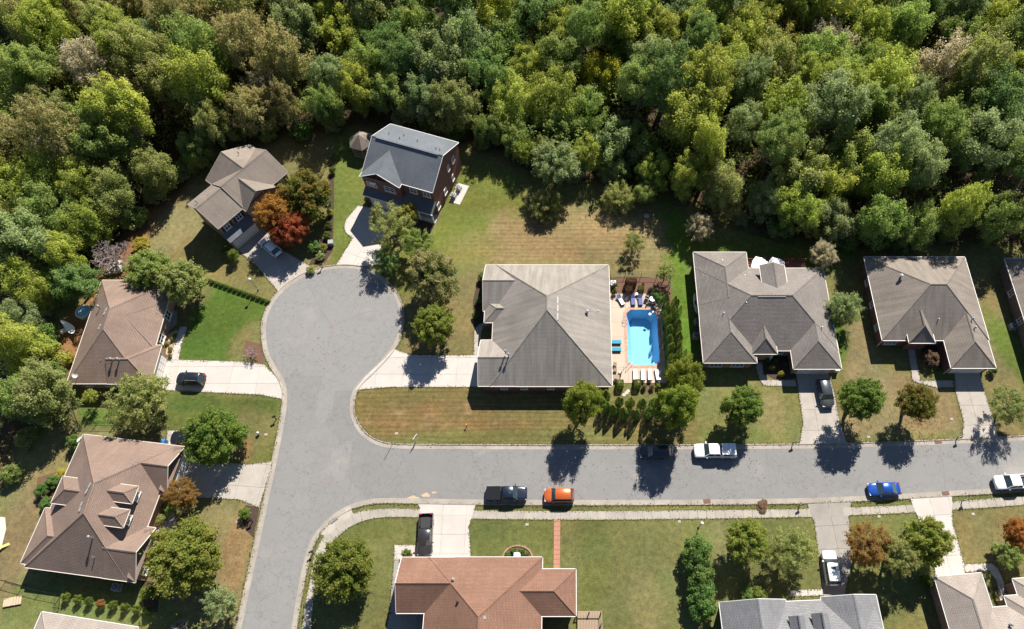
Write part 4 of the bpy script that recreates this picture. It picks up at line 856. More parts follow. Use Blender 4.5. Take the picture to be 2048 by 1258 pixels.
    if kind == 'pickup':
        xa, xb = X(sp['gx'] + .018), X(1.0); zt = belt - .02; zf = .72; t = .09
        bd = MB()
        bd.box(((xa + xb) / 2, 0, zf - .2), (xa - xb, W * .9, .4))
        for s in (1, -1): bd.box(((xa + xb) / 2, s * (hw - t / 2 - .02), (zt + .34) / 2), (xa - xb, t, zt - .34)); bd.box((X(.79), s * (hw - .19), zf + .11), (1.0, .26, .24))
        bd.box((xa - .03, 0, (zt + zf) / 2), (.06, W - .24, zt - zf)); bd.build('bed', pm, root)
        MB().box(((xa + xb) / 2, 0, zf + .02), (xa - xb - .16, W - .26, .05)).build('bed_liner', M['black_in'], root)
        MB().box((xb + .035, 0, (zt + .5) / 2), (.07, W - .22, zt - .5)).build('tailgate', pm, root); MB().box((xb - .08, 0, .55), (.16, W * .9, .18)).build('bumper', M['steel'], root)
        if bed == 'cover': MB().box(((xa + xb) / 2, 0, zt + .03), (xa - xb - .05, W - .1, .07), top=.985).build('tonneau_cover', M['tonneau'], root)
        if bed == 'cap':
            mb = MB(); zc_ = H - .02; x_0, x_1 = xa + .02, xb + .06; vs = []
            for x, wf, zz_ in ((x_0, .98, zt), (x_0, .82, zc_), (x_1 + .12, .82, zc_), (x_1, .97, zt)): vs.append((x, wf * hw, zz_)); vs.append((x, -wf * hw, zz_))
            mb.add(vs, [(0, 2, 4, 6), (7, 5, 3, 1), (2, 3, 5, 4), (0, 1, 3, 2), (4, 5, 7, 6)]); cp = mb.build('bed_cap', pm, root)
            for s in (1, -1):
                y0, y1 = hw * .945, hw * .86; P_ = [(x_0 - .2, s * y0, zt + .15), (x_1 + .3, s * y0, zt + .15), (x_1 + .38, s * y1, zc_ - .13), (x_0 - .2, s * y1, zc_ - .13)]; P_ = [(a, b + s * .012, c_) for a, b, c_ in P_]
                quad('cap_window', P_ if s > 0 else P_[::-1], M['carglass'], par=cp)
            for k in range(3): MB().box((x_0 + (x_1 - x_0) * (.22 + .28 * k), 0, zc_ + .03), (.06, W * .8, .05)).build('rack_bar', M['white'], cp)
    else:
        MB().box((X(.995) - .0, 0, .5), (.1, W * .74, .2), top=.95).build('bumper', M['trim'], root)
    MB().box((X(.004), 0, .48), (.08, W * .62, .16)).build('grille', M['trim'], root)
    return root
def empty_part(name, parent, loc):
    o = bpy.data.objects.new(name, None); COL.objects.link(o); o.parent = parent; o.location = loc; o.empty_display_size = .1; return o
def wheel_geo(r, wd, n=16):
    vs = []; prof = [(r * .68, -wd / 2), (r * .94, -wd / 2), (r, -wd / 2 + .04), (r, wd / 2 - .04), (r * .94, wd / 2), (r * .68, wd / 2)]
    for rr, y in prof: vs += [(rr * math.cos(2 * math.pi * i / n), y, rr * math.sin(2 * math.pi * i / n)) for i in range(n)]
    fs = [(j * n + i, j * n + (i + 1) % n, (j + 1) * n + (i + 1) % n, (j + 1) * n + i) for j in range(5) for i in range(n)]; return vs, fs
zt_ = zm(940, 940, .1074); zw = zm(1260, 860, .1172)
def q(ox, oy, sc, x, y): return (ox + x * sc, oy + y * sc)
vehicle('pickup', 'navy', (1054, 987), (973, 988), 'dark navy pickup truck with covered bed parked at the near kerb', 'pickup truck', bed='cover', sunroof=True)
vehicle('suv', 'orange', (1090, 991), (1146.5, 991), 'bright orange small car parked at the near kerb', 'car')
vehicle('suv', 'black', (1279, 904), (1344, 904), 'black car in deep tree shade at the far kerb', 'car')
vehicle('pickup', 'white', (1388, 902), (1471, 902), 'white pickup truck with white bed cap and rack at the far kerb', 'pickup truck', bed='cap')
vehicle('sedan', 'blue', (1736, 979), (1800, 977), 'bright blue sedan parked beside the near sidewalk', 'car')
vehicle('pickup', 'white', (1988, 966), (2066, 962), 'white pickup truck with open bed cut off by the right edge', 'pickup truck')
vehicle('pickup', 'graphite', (849.5, 1112), (853, 1028), 'dark pickup truck with open bed nosed up to the bottom centre house', 'pickup truck')
vehicle('suv', 'charcoal', (1657, 815), (1644, 759), 'charcoal car on the driveway of the speckled grey-roofed house', 'car')
vehicle('suv', 'white', (1656, 1101), (1667, 1172), 'white car with sunroof on the driveway beside the slate roof', 'car', sunroof=True)
vehicle('suv', 'black', (357, 757), (406, 759), 'black car with roof rails on the left driveway', 'car', rack=True)
vehicle('hatch', 'white', (524, 479), (558, 509), 'white car with blue-lit windows below the orange maple', 'car', sunroof=False)
vehicle('suv', 'black', (346, 876), (396, 876), 'black car half hidden under the dense green maple', 'car')

# ================================================================ POOL AND ITS TERRACE
px0, px1, py0, py1 = POOL
def water():
    m, nt, b = newmat('pool_water'); nt.nodes.remove(b); geo = nd(nt, 'ShaderNodeNewGeometry'); tr = nd(nt, 'ShaderNodeBsdfTransparent'); tr.inputs[0].default_value = (.82, .95, .99, 1)
    gl = nd(nt, 'ShaderNodeBsdfGlossy', Roughness=.03); fr = nd(nt, 'ShaderNodeFresnel', IOR=1.33); mx = nd(nt, 'ShaderNodeMixShader'); bp = nd(nt, 'ShaderNodeBump', Strength=.35, Distance=.05)
    nt.links.new(noise(nt, geo.outputs['Position'], 3.0, 3), bp.inputs['Height']); nt.links.new(bp.outputs[0], gl.inputs['Normal']); nt.links.new(bp.outputs[0], fr.inputs['Normal'])
    nt.links.new(fr.outputs[0], mx.inputs[0]); nt.links.new(tr.outputs[0], mx.inputs[1]); nt.links.new(gl.outputs[0], mx.inputs[2]); nt.links.new(mx.outputs[0], nt.nodes['Material Output'].inputs[0]); return m
def plaster():
    m, nt, b = newmat('pool_plaster'); geo = nd(nt, 'ShaderNodeNewGeometry'); P_ = geo.outputs['Position']
    vo = nd(nt, 'ShaderNodeTexVoronoi', feature='SMOOTH_F1', Scale=1.6); nt.links.new(P_, vo.inputs['Vector'])
    c = mixc(nt, (.22, .46, .70), (.31, .56, .78), noise(nt, P_, 2.5, 5, .7)); nt.links.new(c, b.inputs['Base Color']); b.inputs['Roughness'].default_value = .8; return m
M['plaster'] = plaster(); M['water'] = water()
pool = empty('swimming_pool', ((px0 + px1) / 2, (py0 + py1) / 2, 0), 0, 'blue rectangular swimming pool with clipped corners and brick coping', 'pool')
pc = Vector(((px0 + px1) / 2, (py0 + py1) / 2, 0)); a, b_ = (px1 - px0) / 2, (py1 - py0) / 2; ch = .7
octo = lambda dx, dy, k: [(-dx + k, -dy), (dx - k, -dy), (dx, -dy + k), (dx, dy - k), (dx - k, dy), (-dx + k, dy), (-dx, dy - k), (-dx, -dy + k)]
O = octo(a - .03, b_ - .03, ch); mb = MB(); n = 8; D_ = -2.3
fl = octo(a - .75, b_ - .45, .7)
mb.add([(x, y, -.02) for x, y in O] + [(x, y, D_ + (1.1 if y < 0 else 0)) for x, y in fl], [(i, i + 8, (i + 1) % 8 + 8, (i + 1) % 8) for i in range(8)] + [tuple(range(8, 16))])
mb.build('basin', M['plaster'], pool); MB().add([(x, y, -.09) for x, y in O], [tuple(range(8))]).build('water', M['water'], pool)
# coping bricks round the rim, one by one
O1, O2 = octo(a - .06, b_ - .06, ch), octo(a + .42, b_ + .42, ch + .18)
for i in range(8):
    A0, A1 = Vector(O1[i]), Vector(O1[(i + 1) % 8]); B0, B1 = Vector(O2[i]), Vector(O2[(i + 1) % 8]); k = max(1, round((A1 - A0).length / .62))
    for j in range(k):
        t0, t1 = (j + .02) / k, (j + .98) / k; MB().prism([A0.lerp(A1, t0), A0.lerp(A1, t1), B0.lerp(B1, t1), B0.lerp(B1, t0)], .0, .075 + rng.uniform(-.003, .003)).build('coping_stone', M['coping'], pool)
# corner fills under the clipped corners (deck level)
z6 = zm(1180, 500, .334)
dk = [(z6(122, 262)), z6(405, 262), z6(420, 470), z6(428, 795), z6(135, 795)]
DX0, DX1, DY0, DY1 = at(1221, 700).x, px1 + .75, z6(300, 797).y, z6(300, 262).y
deck = empty('pool_deck', (0, 0, 0), kind='structure')
def deckslab(x0, y0, x1, y1):
    nx_ = max(1, round((x1 - x0) / 2.6)); ny_ = max(1, round((y1 - y0) / 2.6))
    for i in range(nx_):
        for j in range(ny_): MB().prism([(x0 + (x1 - x0) * i / nx_ + .012, y0 + (y1 - y0) * j / ny_ + .012), (x0 + (x1 - x0) * (i + 1) / nx_ - .012, y0 + (y1 - y0) * j / ny_ + .012), (x0 + (x1 - x0) * (i + 1) / nx_ - .012, y0 + (y1 - y0) * (j + 1) / ny_ - .012), (x0 + (x1 - x0) * i / nx_ + .012, y0 + (y1 - y0) * (j + 1) / ny_ - .012)], .0, .05).build('slab', M['pooldeck'], deck)
deckslab(DX0, DY0, px0 - .0, DY1); deckslab(px0, py1 + .0, DX1, DY1); deckslab(px0, DY0, DX1, py0); deckslab(px1, py0, DX1, py1)
for sx, sy in ((-1, -1), (1, -1), (1, 1), (-1, 1)):
    MB().prism([(pc.x + sx * a, pc.y + sy * b_), (pc.x + sx * (a - ch), pc.y + sy * b_), (pc.x + sx * a, pc.y + sy * (b_ - ch))], -1.5, .048).build('corner_slab', M['pooldeck'], deck)
# mulch bed behind the terrace and in front of the hedge
def bed(name, pts, mat, z=.03):
    o_ = MB().prism([(p.x, p.y) for p in pts], 0.0, z).build(name, mat); tag(o_, kind='structure'); triangulate(o_); return o_
bed('mulch_bed', [z6(122, 262), z6(122, 165), z6(250, 158), z6(395, 168), z6(478, 185), z6(485, 250), z6(560, 640), z6(470, 770), z6(425, 700), z6(425, 560), z6(412, 300), z6(400, 262)], M['mulch'])
bed('mulch_bed', [z6(300, 800), z6(425, 798), z6(440, 850), z6(380, 842), z6(300, 845)], M['mulch'])
M['cush_navy'] = plain('navy_cushion', (.05, .06, .17), .8); M['cush_blue'] = plain('periwinkle_cushion', (.09, .11, .27), .8); M['cush_white'] = plain('white_cushion', (.78, .77, .80), .8, var=.04); M['cush_teal'] = plain('teal_cushion', (.03, .24, .36), .8)
def lounger(px, py, ang, label, c1, c2, frame='dark', back=25):
    p = z6(px, py, .35); r = empty('sun_lounger', (p.x, p.y, .05), ang, label, 'sun lounger', 'sun loungers round the pool'); fm = M[frame]
    mb = MB()
    for s in (1, -1): mb.box((0, s * .32, .28), (1.9, .05, .06))
    mb.box((.93, 0, .28), (.05, .64, .06)); mb.box((-.93, 0, .28), (.05, .64, .06)); mb.build('frame', fm, r)
    for x in (-.8, .75):
        for s in (1, -1): MB().box((x, s * .31, .13), (.05, .05, .26)).build('leg', fm, r)
    MB().box((-.3, 0, .36), (1.25, .6, .1), top=.97).build('seat_cushion', c1, r)
    t = RAD(back); vs = []
    for z_ in (0, .1):
        for u, s in ((0, -.3), (.72, -.3), (.72, .3), (0, .3)): vs.append((.33 + u * math.cos(t) - z_ * math.sin(t), s, .33 + u * math.sin(t) + z_ * math.cos(t)))
    MB().add(vs, [(3, 2, 1, 0), (4, 5, 6, 7), (0, 1, 5, 4), (1, 2, 6, 5), (2, 3, 7, 6), (3, 0, 4, 7)]).build('back_cushion', c2, r); return r
lounger(184, 300, RAD(115), 'white lounger with blue headrest turned askew by the pool', M['cush_white'], M['cush_blue'])
lounger(257, 299, RAD(92), 'left of two straight navy loungers at the top of the pool', M['cush_blue'], M['cush_navy'])
lounger(301, 299, RAD(92), 'right of two straight navy loungers at the top of the pool', M['cush_blue'], M['cush_navy'])
lounger(150, 551, RAD(180), 'upper teal lounger beside the pool house wall', M['cush_teal'], M['cush_teal'], back=8); lounger(150, 595, RAD(180), 'lower teal lounger beside the pool house wall', M['cush_teal'], M['cush_teal'], back=8)
for x, nm in ((271, 'leftmost of four white loungers below the pool'), (317, 'second from left of four white loungers below the pool'), (358, 'third from left of four white loungers below the pool'), (404, 'rightmost of four white loungers below the pool')): lounger(x, 748, RAD(-92 if x < 400 else -84), nm, M['cush_white'], M['cush_white'])
def chair(p, ang, label, mat, name='patio_chair'):
    r = empty(name, (p.x, p.y, .05), ang, label, 'chair', 'patio chairs on the pool terrace')
    MB().box((0, 0, .42), (.5, .5, .06)).build('seat', mat, r); MB().box((-.24, 0, .72), (.06, .48, .55)).build('backrest', mat, r)
    for x in (-.2, .2):
        for s in (-.2, .2): MB().box((x, s, .2), (.04, .04, .4)).build('leg', M['dark'], r)
    for s in (-.26, .26): MB().box((0, s, .62), (.45, .04, .04)).build('armrest', M['dark'], r)
def table(p, rad, label, mat, sq=False):
    r = empty('patio_table', (p.x, p.y, .05), 0, label, 'table')
    (MB().box((0, 0, .72), (rad * 2, rad * 1.2, .04)) if sq else MB().lathe([(rad, .70), (rad, .735), (rad * .96, .74)], 18)).build('tabletop', mat, r); MB().tube((0, 0, 0), (0, 0, .7), .05, .05, 8).build('pedestal', M['dark'], r); MB().lathe([(.3, 0), (.3, .04), (.1, .06)], 12).build('base', M['dark'], r)
chair(z6(340, 288), 1.2, 'dark folding chair with white trim right of the navy loungers', M['dark']); table(z6(372, 305), .5, 'round white patio table at the upper right pool corner', M['white'])
for (x, y, an), lb in zip(((390, 300, 3), (378, 328, 1.6), (352, 318, 0), (388, 345, 2.4)), ('right of', 'below', 'left of', 'farthest below')): chair(z6(x, y), an, 'dark wicker chair %s the round white patio table' % lb, M['graph'] if 'graph' in M else M['trim'])
table(z6(153, 770), .55, 'brown wooden table near the house corner by the pool', M['wood'], True)
for (x, y), lb in zip(((150, 690), (152, 725)), ('upper', 'lower')): chair(z6(x, y), 0, lb + ' brown wooden chair against the house by the pool', M['wood'])
chair(z6(181, 735), 3.1, 'pale chair facing the brown wooden chairs by the pool', M['offwhite'])
lp = z6(280, 270); sd_t = empty('side_table', (lp.x, lp.y, .05), 0, 'small round white side table between the navy loungers', 'table'); MB().lathe([(.26, .42), (.26, .46), (.22, .47)], 14).build('tabletop', M['white'], sd_t); MB().tube((0, 0, 0), (0, 0, .42), .04, .04, 6).build('pedestal', M['white'], sd_t)
# ladder, rail
lad = empty('pool_ladder', (px0, z6(205, 425).y, 0), 0, 'curved steel ladder on the left rim of the pool', 'ladder')
for s in (-.28, .28):
    mb = MB(); pts = [(-.55, s, .05), (-.5, s, .7), (-.25, s, .9), (.1, s, .75), (.18, s, -.6)]
    for p, q_ in zip(pts, pts[1:]): mb.tube(p, q_, .03, .03, 6)
    mb.build('rail', M['steel'], lad)
for k in range(2): MB().box((.18, 0, -.2 - .3 * k), (.1, .5, .03)).build('step', M['steel'], lad)
rl = z6(238, 682); hr = empty('pool_handrail', (rl.x, rl.y, 0), RAD(45), 'steel handrail over the clipped lower left pool corner', 'handrail')
for s in (-.25, .25):
    mb = MB(); pts = [(-1.1, s, .05), (-1.0, s, .8), (.6, s, .55), (.9, s, -.2)]
    for p, q_ in zip(pts, pts[1:]): mb.tube(p, q_, .028, .028, 6)
    mb.build('rail', M['steel'], hr)
for (x, y), lb in zip(((359, 384), (379, 370)), ('larger white float in the upper right of the pool', 'smaller white float in the upper right corner of the pool')):
    p = z6(x, y); f_ = MB().lathe([(.12, -.05), (.26, .02), (.22, .12), (.08, .14)], 12).build('pool_float', M['white'], loc=(p.x, p.y, -.06)); tag(f_, lb, 'pool float', 'floats in the pool')
# fences ---------------------------------------------------------------------------------------
def fence(pts, label, h=1.3, step=2.2, pick=.14, mat=None):
    mat = mat or M['dark']; L_ = [Vector((p[0], p[1])) for p in pts]; root = empty('metal_fence', (L_[0].x, L_[0].y, 0), 0, label, 'fence')
    o_ = L_[0]; pos = []
    for a_, c_ in zip(L_, L_[1:]):
        k = max(1, round((c_ - a_).length / step))
        for i in range(k): pos.append(a_.lerp(c_, i / k) - o_)
    pos.append(L_[-1] - o_)
    for p in pos: MB().box((p.x, p.y, h / 2 + .05), (.07, .07, h + .1)).build('post', mat, root)
    for p, q_ in zip(pos, pos[1:]):
        for z_ in (.2, h - .08): MB().tube((p.x, p.y, z_), (q_.x, q_.y, z_), .022, .022, 4).build('rail', mat, root)
    mb = MB()
    for p, q_ in zip(pos, pos[1:]):
        k = int((q_ - p).length / pick)
        for i in range(1, k): c = p.lerp(q_, i / k); mb.box((c.x, c.y, h / 2 + .08), (.016, .016, h - .1))
    o2 = mb.build('picket', mat, root); o2['kind'] = 'stuff'; return root
fence([z6(123, 165), z6(210, 158), z6(400, 162), z6(478, 180), z6(474, 235)], 'thin black metal fence along the mulch bed behind the pool', pick=.28)
fence([z2(440, 1130), z2(470, 1220), z2(690, 1225), z2(760, 1225)], 'thin black metal fence behind the brown ranch house')
zf = zm(0, 1000, .205); fence([zf(60, 790), zf(400, 885), zf(600, 925), zf(560, 1190)], 'black metal fence turning a corner at the bottom left', pick=.2)
fence([z2(690, 1228), z3(950, 125), z3(960, 100)], 'short black fence run beside the lower left driveway', pick=.2)
# wooden rail fence and garden timbers far right omitted where hidden

fence([at(1400, 447), at(1480, 462), at(1610, 500)], 'thin dark fence in the shade behind the grey-roofed house', pick=.35)
# ================================================================ TREES
def unit(v): return v / np.maximum(1e-9, np.linalg.norm(v, axis=-1, keepdims=True))
def cards_mesh(name, P_, N_, size, vv, tip, r, aspect=.62):
    n = len(P_); t = unit(np.cross(N_, r.normal(size=(n, 3)))); b = np.cross(N_, t); s = size[:, None]
    fold = N_ * s * .12
    V_ = np.stack([P_ - t * s * .5, P_ + b * s * .5 * aspect + fold, P_ + t * s * .5, P_ - b * s * .5 * aspect + fold], 1).reshape(-1, 3)
    Q = np.arange(4 * n).reshape(n, 4)
    return np_mesh(name, V_, Q, [M['bark']], {'v': ('FACE', vv), 'tip': ('FACE', tip)})
def crown(seed, n_l=60, n_c=9000, lr=(.18, .30), leaf=.075, low=-.55, spike=0.0, rough=.22, flat=1.0, gap=.0, up=.35):
    r = np.random.default_rng(seed); k = r.normal(size=(6, 3)); ph = r.uniform(0, 6.28, 6)
    def env(d): return 1 + rough * np.mean(np.sin(d @ (k.T * 1.7) + ph), -1) * 2.0
    d = unit(r.normal(size=(n_l * 4, 3))); d = d[d[:, 2] > low][:n_l]; n_l = len(d)
    rad = r.uniform(.55, .88, n_l); inner = r.random(n_l) < .16; rad[inner] = r.uniform(.15, .5, inner.sum())
    C_ = d * (env(d) * rad)[:, None]; lrad = r.uniform(*lr, n_l); lv = r.random(n_l)
    w_ = lrad ** 2; idx = r.choice(n_l, n_c, p=w_ / w_.sum()); dd = unit(r.normal(size=(n_c, 3)) + d[idx] * .55 + np.array([0, 0, .25]))
    rr = lrad[idx] * (.72 + .38 * r.random(n_c)); off = dd * rr[:, None]
    if spike > 0:
        ax = unit(d + np.array([0, 0, .5])); al = np.sum(off * ax[idx], -1, keepdims=True); off = (off - al * ax[idx]) * (1 - .35 * spike) + ax[idx] * al * (1 + 1.1 * spike)
    P_ = C_[idx] + off
    stray = r.random(n_c) < .13; P_[stray] *= r.uniform(1.0, 1.16, stray.sum())[:, None]; P_ += r.normal(size=P_.shape) * .022
    if gap > 0: keep = vn3(P_, 3.2, seed) > gap; P_, idx, dd = P_[keep], idx[keep], dd[keep]
    n = len(P_); N_ = unit(dd * .5 + np.array([.12, .2, up + .45]) + r.normal(size=(n, 3)) * .55)
    vv = np.clip(.38 * lv[idx] + .85 * r.random(n) - .12, 0, 1); rho = np.linalg.norm(P_, axis=-1)
    tip = np.clip((rho - .62) / .3, 0, 1) * np.clip(.7 + P_[:, 2], 0, 1) * (.4 + .8 * r.random(n)) * (.35 + .95 * lv[(idx * 7 + 3) % n_l]); tip = np.clip(tip, 0, 1)  # tip mask: outer, upper cards take the autumn tint and the painted highlight
    P_[:, 2] *= flat
    return P_, N_, leaf * r.uniform(.65, 1.6, n), vv, tip, r
def vn3(P_, f, seed):
    r = np.random.default_rng(seed + 99); k = r.normal(size=(5, 3)) * f; ph = r.uniform(0, 6.28, 5); return .5 + .5 * np.mean(np.sin(P_ @ k.T + ph), -1) * 1.6
CR = {}
for i in range(7): CR['forest%d' % i] = cards_mesh('crown', *crown(100 + i, 90 + 25 * (i % 3), 18000, (.11, .24), .053, -.65, .35 if i % 2 else .1, .26))
for i in range(3): CR['forestfine%d' % i] = cards_mesh('crown', *crown(140 + i, 170, 15000, (.10, .18), .052, -.65, .5, .24, gap=.12))
for i in range(4): CR['maple%d' % i] = cards_mesh('crown', *crown(200 + i, 230, 20000, (.10, .16), .058, -.6, .6, .10, .95))
for i in range(3): CR['feather%d' % i] = cards_mesh('crown', *crown(220 + i, 200, 19000, (.09, .15), .045, -.6, .8, .18, .9, gap=.12))
for i in range(2): CR['dense%d' % i] = cards_mesh('crown', *crown(240 + i, 150, 20000, (.13, .2), .058, -.8, .2, .08, 1.0, up=.5))
for i in range(3): CR['bush%d' % i] = cards_mesh('foliage', *crown(260 + i, 36, 3200, (.22, .34), .12, -.4, .1, .1))
for i in range(2): CR['loose%d' % i] = cards_mesh('crown', *crown(280 + i, 130, 12000, (.10, .17), .055, -.6, .8, .26, gap=.22))
def cone_crown(seed, n_c=4200, multi=3):
    r = np.random.default_rng(seed); t = r.random(n_c) ** .8; ph = r.uniform(0, 6.28, n_c)
    tipx = r.normal(size=(multi, 2)) * .38; tipz = r.uniform(.86, 1.0, multi); tipx[0] *= .2; tipz[0] = 1.0; k = r.integers(0, multi, n_c)
    z = t * tipz[k]; prof = np.clip(1.05 * np.clip(1 - t ** 1.45, 0, 1) ** .8 * (.72 + .28 * np.clip(t * 4, 0, 1)), .02, 1) * np.where(multi > 1, .8, 1)
    rad = prof * (.86 + .2 * r.random(n_c)) * (1 + .1 * np.sin(ph * 5 + seed + z * 9))
    x = np.cos(ph) * rad + tipx[k, 0] * np.clip(t * 1.3, 0, 1); y = np.sin(ph) * rad + tipx[k, 1] * np.clip(t * 1.3, 0, 1)
    P_ = np.stack([x, y, z], -1); N_ = unit(np.stack([np.cos(ph), np.sin(ph), .5 + 0 * z], -1) + r.normal(size=(n_c, 3)) * .45); vv = np.clip(.5 * (.5 + .5 * np.sin(ph * 6 + z * 14)) + .5 * r.random(n_c), 0, 1)
    return P_, N_, .085 * r.uniform(.7, 1.3, n_c), vv, np.clip((t - .55) / .4, 0, 1) * r.random(n_c), r
def cone_mesh(seed, multi):
    P_, N_, s, vv, tip, r = cone_crown(seed, 4200, multi); P_[:, 2] *= 3.2; s = s * 1.7; return cards_mesh('foliage', P_, N_, s, vv, tip, r, .5)
for i in range(4): CR['cone%d' % i] = cone_mesh(300 + i, 1 + i % 3)
def box_crown(seed, n_c=2600):
    r = np.random.default_rng(seed); P_ = r.uniform(-1, 1, (n_c, 3)); f = r.integers(0, 5, n_c); ax = np.array([0, 0, 1, 1, 2])[f]; sg = np.array([1, -1, 1, -1, 1])[f]; P_[np.arange(n_c), ax] = sg * (.9 + .12 * r.random(n_c))
    q4 = np.abs(P_).max(-1, keepdims=True); rnd = unit(P_) * 1.25; P_ = P_ * .72 + rnd * .28; P_[:, 2] = P_[:, 2] * .5 + .5
    N_ = np.zeros((n_c, 3)); N_[np.arange(n_c), ax] = sg; N_ = unit(N_ + r.normal(size=(n_c, 3)) * .4); return P_, N_, .16 * r.uniform(.7, 1.3, n_c), r.random(n_c), r.random(n_c) * (P_[:, 2] > .8), r
for i in range(2): CR['box%d' % i] = cards_mesh('foliage', *box_crown(320 + i))
# trunks: unit height, limbs spread into the crown
def trunk_mesh(seed, limbs=7, fork=.38, thick=.03, spread=.26):
    r = np.random.default_rng(seed); mb = MB(); p = Vector((0, 0, 0)); h = 0
    pts = [Vector((r.normal(0, .012) * k, r.normal(0, .012) * k, z)) for k, z in enumerate((0, .15, fork, .6, .82))]
    rad = [thick * 1.25, thick, thick * .8, thick * .5, thick * .2]
    for a_, b2, ra, rb in zip(pts, pts[1:], rad, rad[1:]): mb.tube(a_, b2, ra, rb, 7)
    for i in range(limbs):
        t = r.uniform(fork * .8, .72); base = Vector((0, 0, t)); az = i * 2.4 + r.uniform(-.4, .4); L_ = spread * r.uniform(.6, 1.0); e = base + Vector((math.cos(az) * L_, math.sin(az) * L_, L_ * r.uniform(.5, .9))); m_ = base.lerp(e, .5) + Vector((0, 0, -.015))
        mb.tube(base, m_, thick * .42, thick * .28, 5); mb.tube(m_, e, thick * .28, thick * .1, 5)
        for s in (-1, 1):
            e2 = m_ + Vector((math.cos(az + s * .7) * L_ * .5, math.sin(az + s * .7) * L_ * .5, L_ * .4)); mb.tube(m_, e2, thick * .2, thick * .07, 4)
    return mb.mesh('trunk', M['bark'])
TR = [trunk_mesh(400 + i) for i in range(4)] + [trunk_mesh(410, 10, .2, .022, .3)]
# leaf colours: own hue and autumn tips, with shaded body and highlights painted in
LM = {}
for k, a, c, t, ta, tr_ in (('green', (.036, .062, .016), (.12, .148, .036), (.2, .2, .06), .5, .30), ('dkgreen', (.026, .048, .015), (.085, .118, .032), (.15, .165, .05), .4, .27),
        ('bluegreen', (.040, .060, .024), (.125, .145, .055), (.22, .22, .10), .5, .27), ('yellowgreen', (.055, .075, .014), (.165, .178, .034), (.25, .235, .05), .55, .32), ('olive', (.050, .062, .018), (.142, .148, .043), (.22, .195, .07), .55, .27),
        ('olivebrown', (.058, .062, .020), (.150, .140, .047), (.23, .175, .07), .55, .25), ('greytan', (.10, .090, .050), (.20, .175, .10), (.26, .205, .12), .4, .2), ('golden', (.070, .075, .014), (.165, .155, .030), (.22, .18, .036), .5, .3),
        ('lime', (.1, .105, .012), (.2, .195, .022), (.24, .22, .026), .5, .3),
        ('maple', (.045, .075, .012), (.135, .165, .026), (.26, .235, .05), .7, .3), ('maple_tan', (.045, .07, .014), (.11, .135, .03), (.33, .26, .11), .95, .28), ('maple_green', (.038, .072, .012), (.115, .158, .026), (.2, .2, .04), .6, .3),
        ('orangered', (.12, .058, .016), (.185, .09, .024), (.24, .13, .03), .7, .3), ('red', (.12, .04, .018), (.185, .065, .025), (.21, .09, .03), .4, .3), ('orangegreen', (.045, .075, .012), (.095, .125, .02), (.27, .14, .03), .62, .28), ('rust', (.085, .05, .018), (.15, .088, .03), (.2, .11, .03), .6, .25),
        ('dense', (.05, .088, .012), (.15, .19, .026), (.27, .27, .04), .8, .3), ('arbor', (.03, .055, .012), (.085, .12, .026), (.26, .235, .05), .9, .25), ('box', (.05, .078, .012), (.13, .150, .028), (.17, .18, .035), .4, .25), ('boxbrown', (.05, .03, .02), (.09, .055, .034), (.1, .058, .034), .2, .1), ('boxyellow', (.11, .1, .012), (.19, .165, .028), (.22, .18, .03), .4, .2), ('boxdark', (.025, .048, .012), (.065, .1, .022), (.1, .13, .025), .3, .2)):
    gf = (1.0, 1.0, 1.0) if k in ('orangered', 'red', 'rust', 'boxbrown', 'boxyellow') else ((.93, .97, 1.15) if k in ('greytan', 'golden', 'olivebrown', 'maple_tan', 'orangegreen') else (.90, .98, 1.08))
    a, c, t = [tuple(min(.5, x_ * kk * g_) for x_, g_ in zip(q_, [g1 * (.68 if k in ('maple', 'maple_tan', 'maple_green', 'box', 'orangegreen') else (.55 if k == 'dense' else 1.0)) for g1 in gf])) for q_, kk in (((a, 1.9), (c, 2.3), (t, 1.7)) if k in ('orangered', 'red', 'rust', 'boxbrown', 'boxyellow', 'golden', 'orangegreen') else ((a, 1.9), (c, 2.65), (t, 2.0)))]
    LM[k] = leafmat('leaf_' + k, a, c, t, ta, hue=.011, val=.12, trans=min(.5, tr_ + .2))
def tree(name, mesh, mat, px, py, rpx, label, cat='tree', group=None, H=None, hc=None, squash=1.0, aspect=1.0, rz=None, trunk=0, base_z=0, bark='bark'):
    """crown centre seen at (px,py) with radius rpx"""
    R0 = rpx * mpp(px, py) * .97; H = H or max(3.5, R0 * 2.15); hc_ = hc or (H - R0 * squash * .95); R0 = rpx * .97 * mpp(px, py) * (CAM_H - hc_) / CAM_H
    p = at(px, py, hc_); root = empty(name, (p.x, p.y, base_z), 0, label, cat, group); a_ = rng.uniform(0, 6.28) if rz is None else rz
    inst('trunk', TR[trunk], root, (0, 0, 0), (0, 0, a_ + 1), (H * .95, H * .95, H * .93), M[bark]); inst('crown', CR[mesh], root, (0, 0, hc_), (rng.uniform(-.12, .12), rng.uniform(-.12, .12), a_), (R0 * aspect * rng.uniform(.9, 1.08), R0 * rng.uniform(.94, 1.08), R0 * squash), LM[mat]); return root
YG = 'yard trees'
Y = lambda *a_, **k: tree(*a_, group=YG, **k)
Y('maple_tree', 'maple0', 'orangered', 551, 425, 44, 'orange and red autumn maple beside the white car', H=8.6, squash=.95)
o_ = at(575, 452, 4.2); inst('crown', CR['maple3'], [x for x in COL.objects if x.name == 'maple_tree'][0], Vector((o_.x, o_.y, 4.0)) - Vector(([x for x in COL.objects if x.name == 'maple_tree'][0].location.x, [x for x in COL.objects if x.name == 'maple_tree'][0].location.y, 0)), (0, 0, 2), (3.3, 3.3, 3.0), LM['red'])
Y('maple_tree', 'maple1', 'orangegreen', 610, 392, 50, 'green maple with orange tips right of the two-storey putty house', H=9)
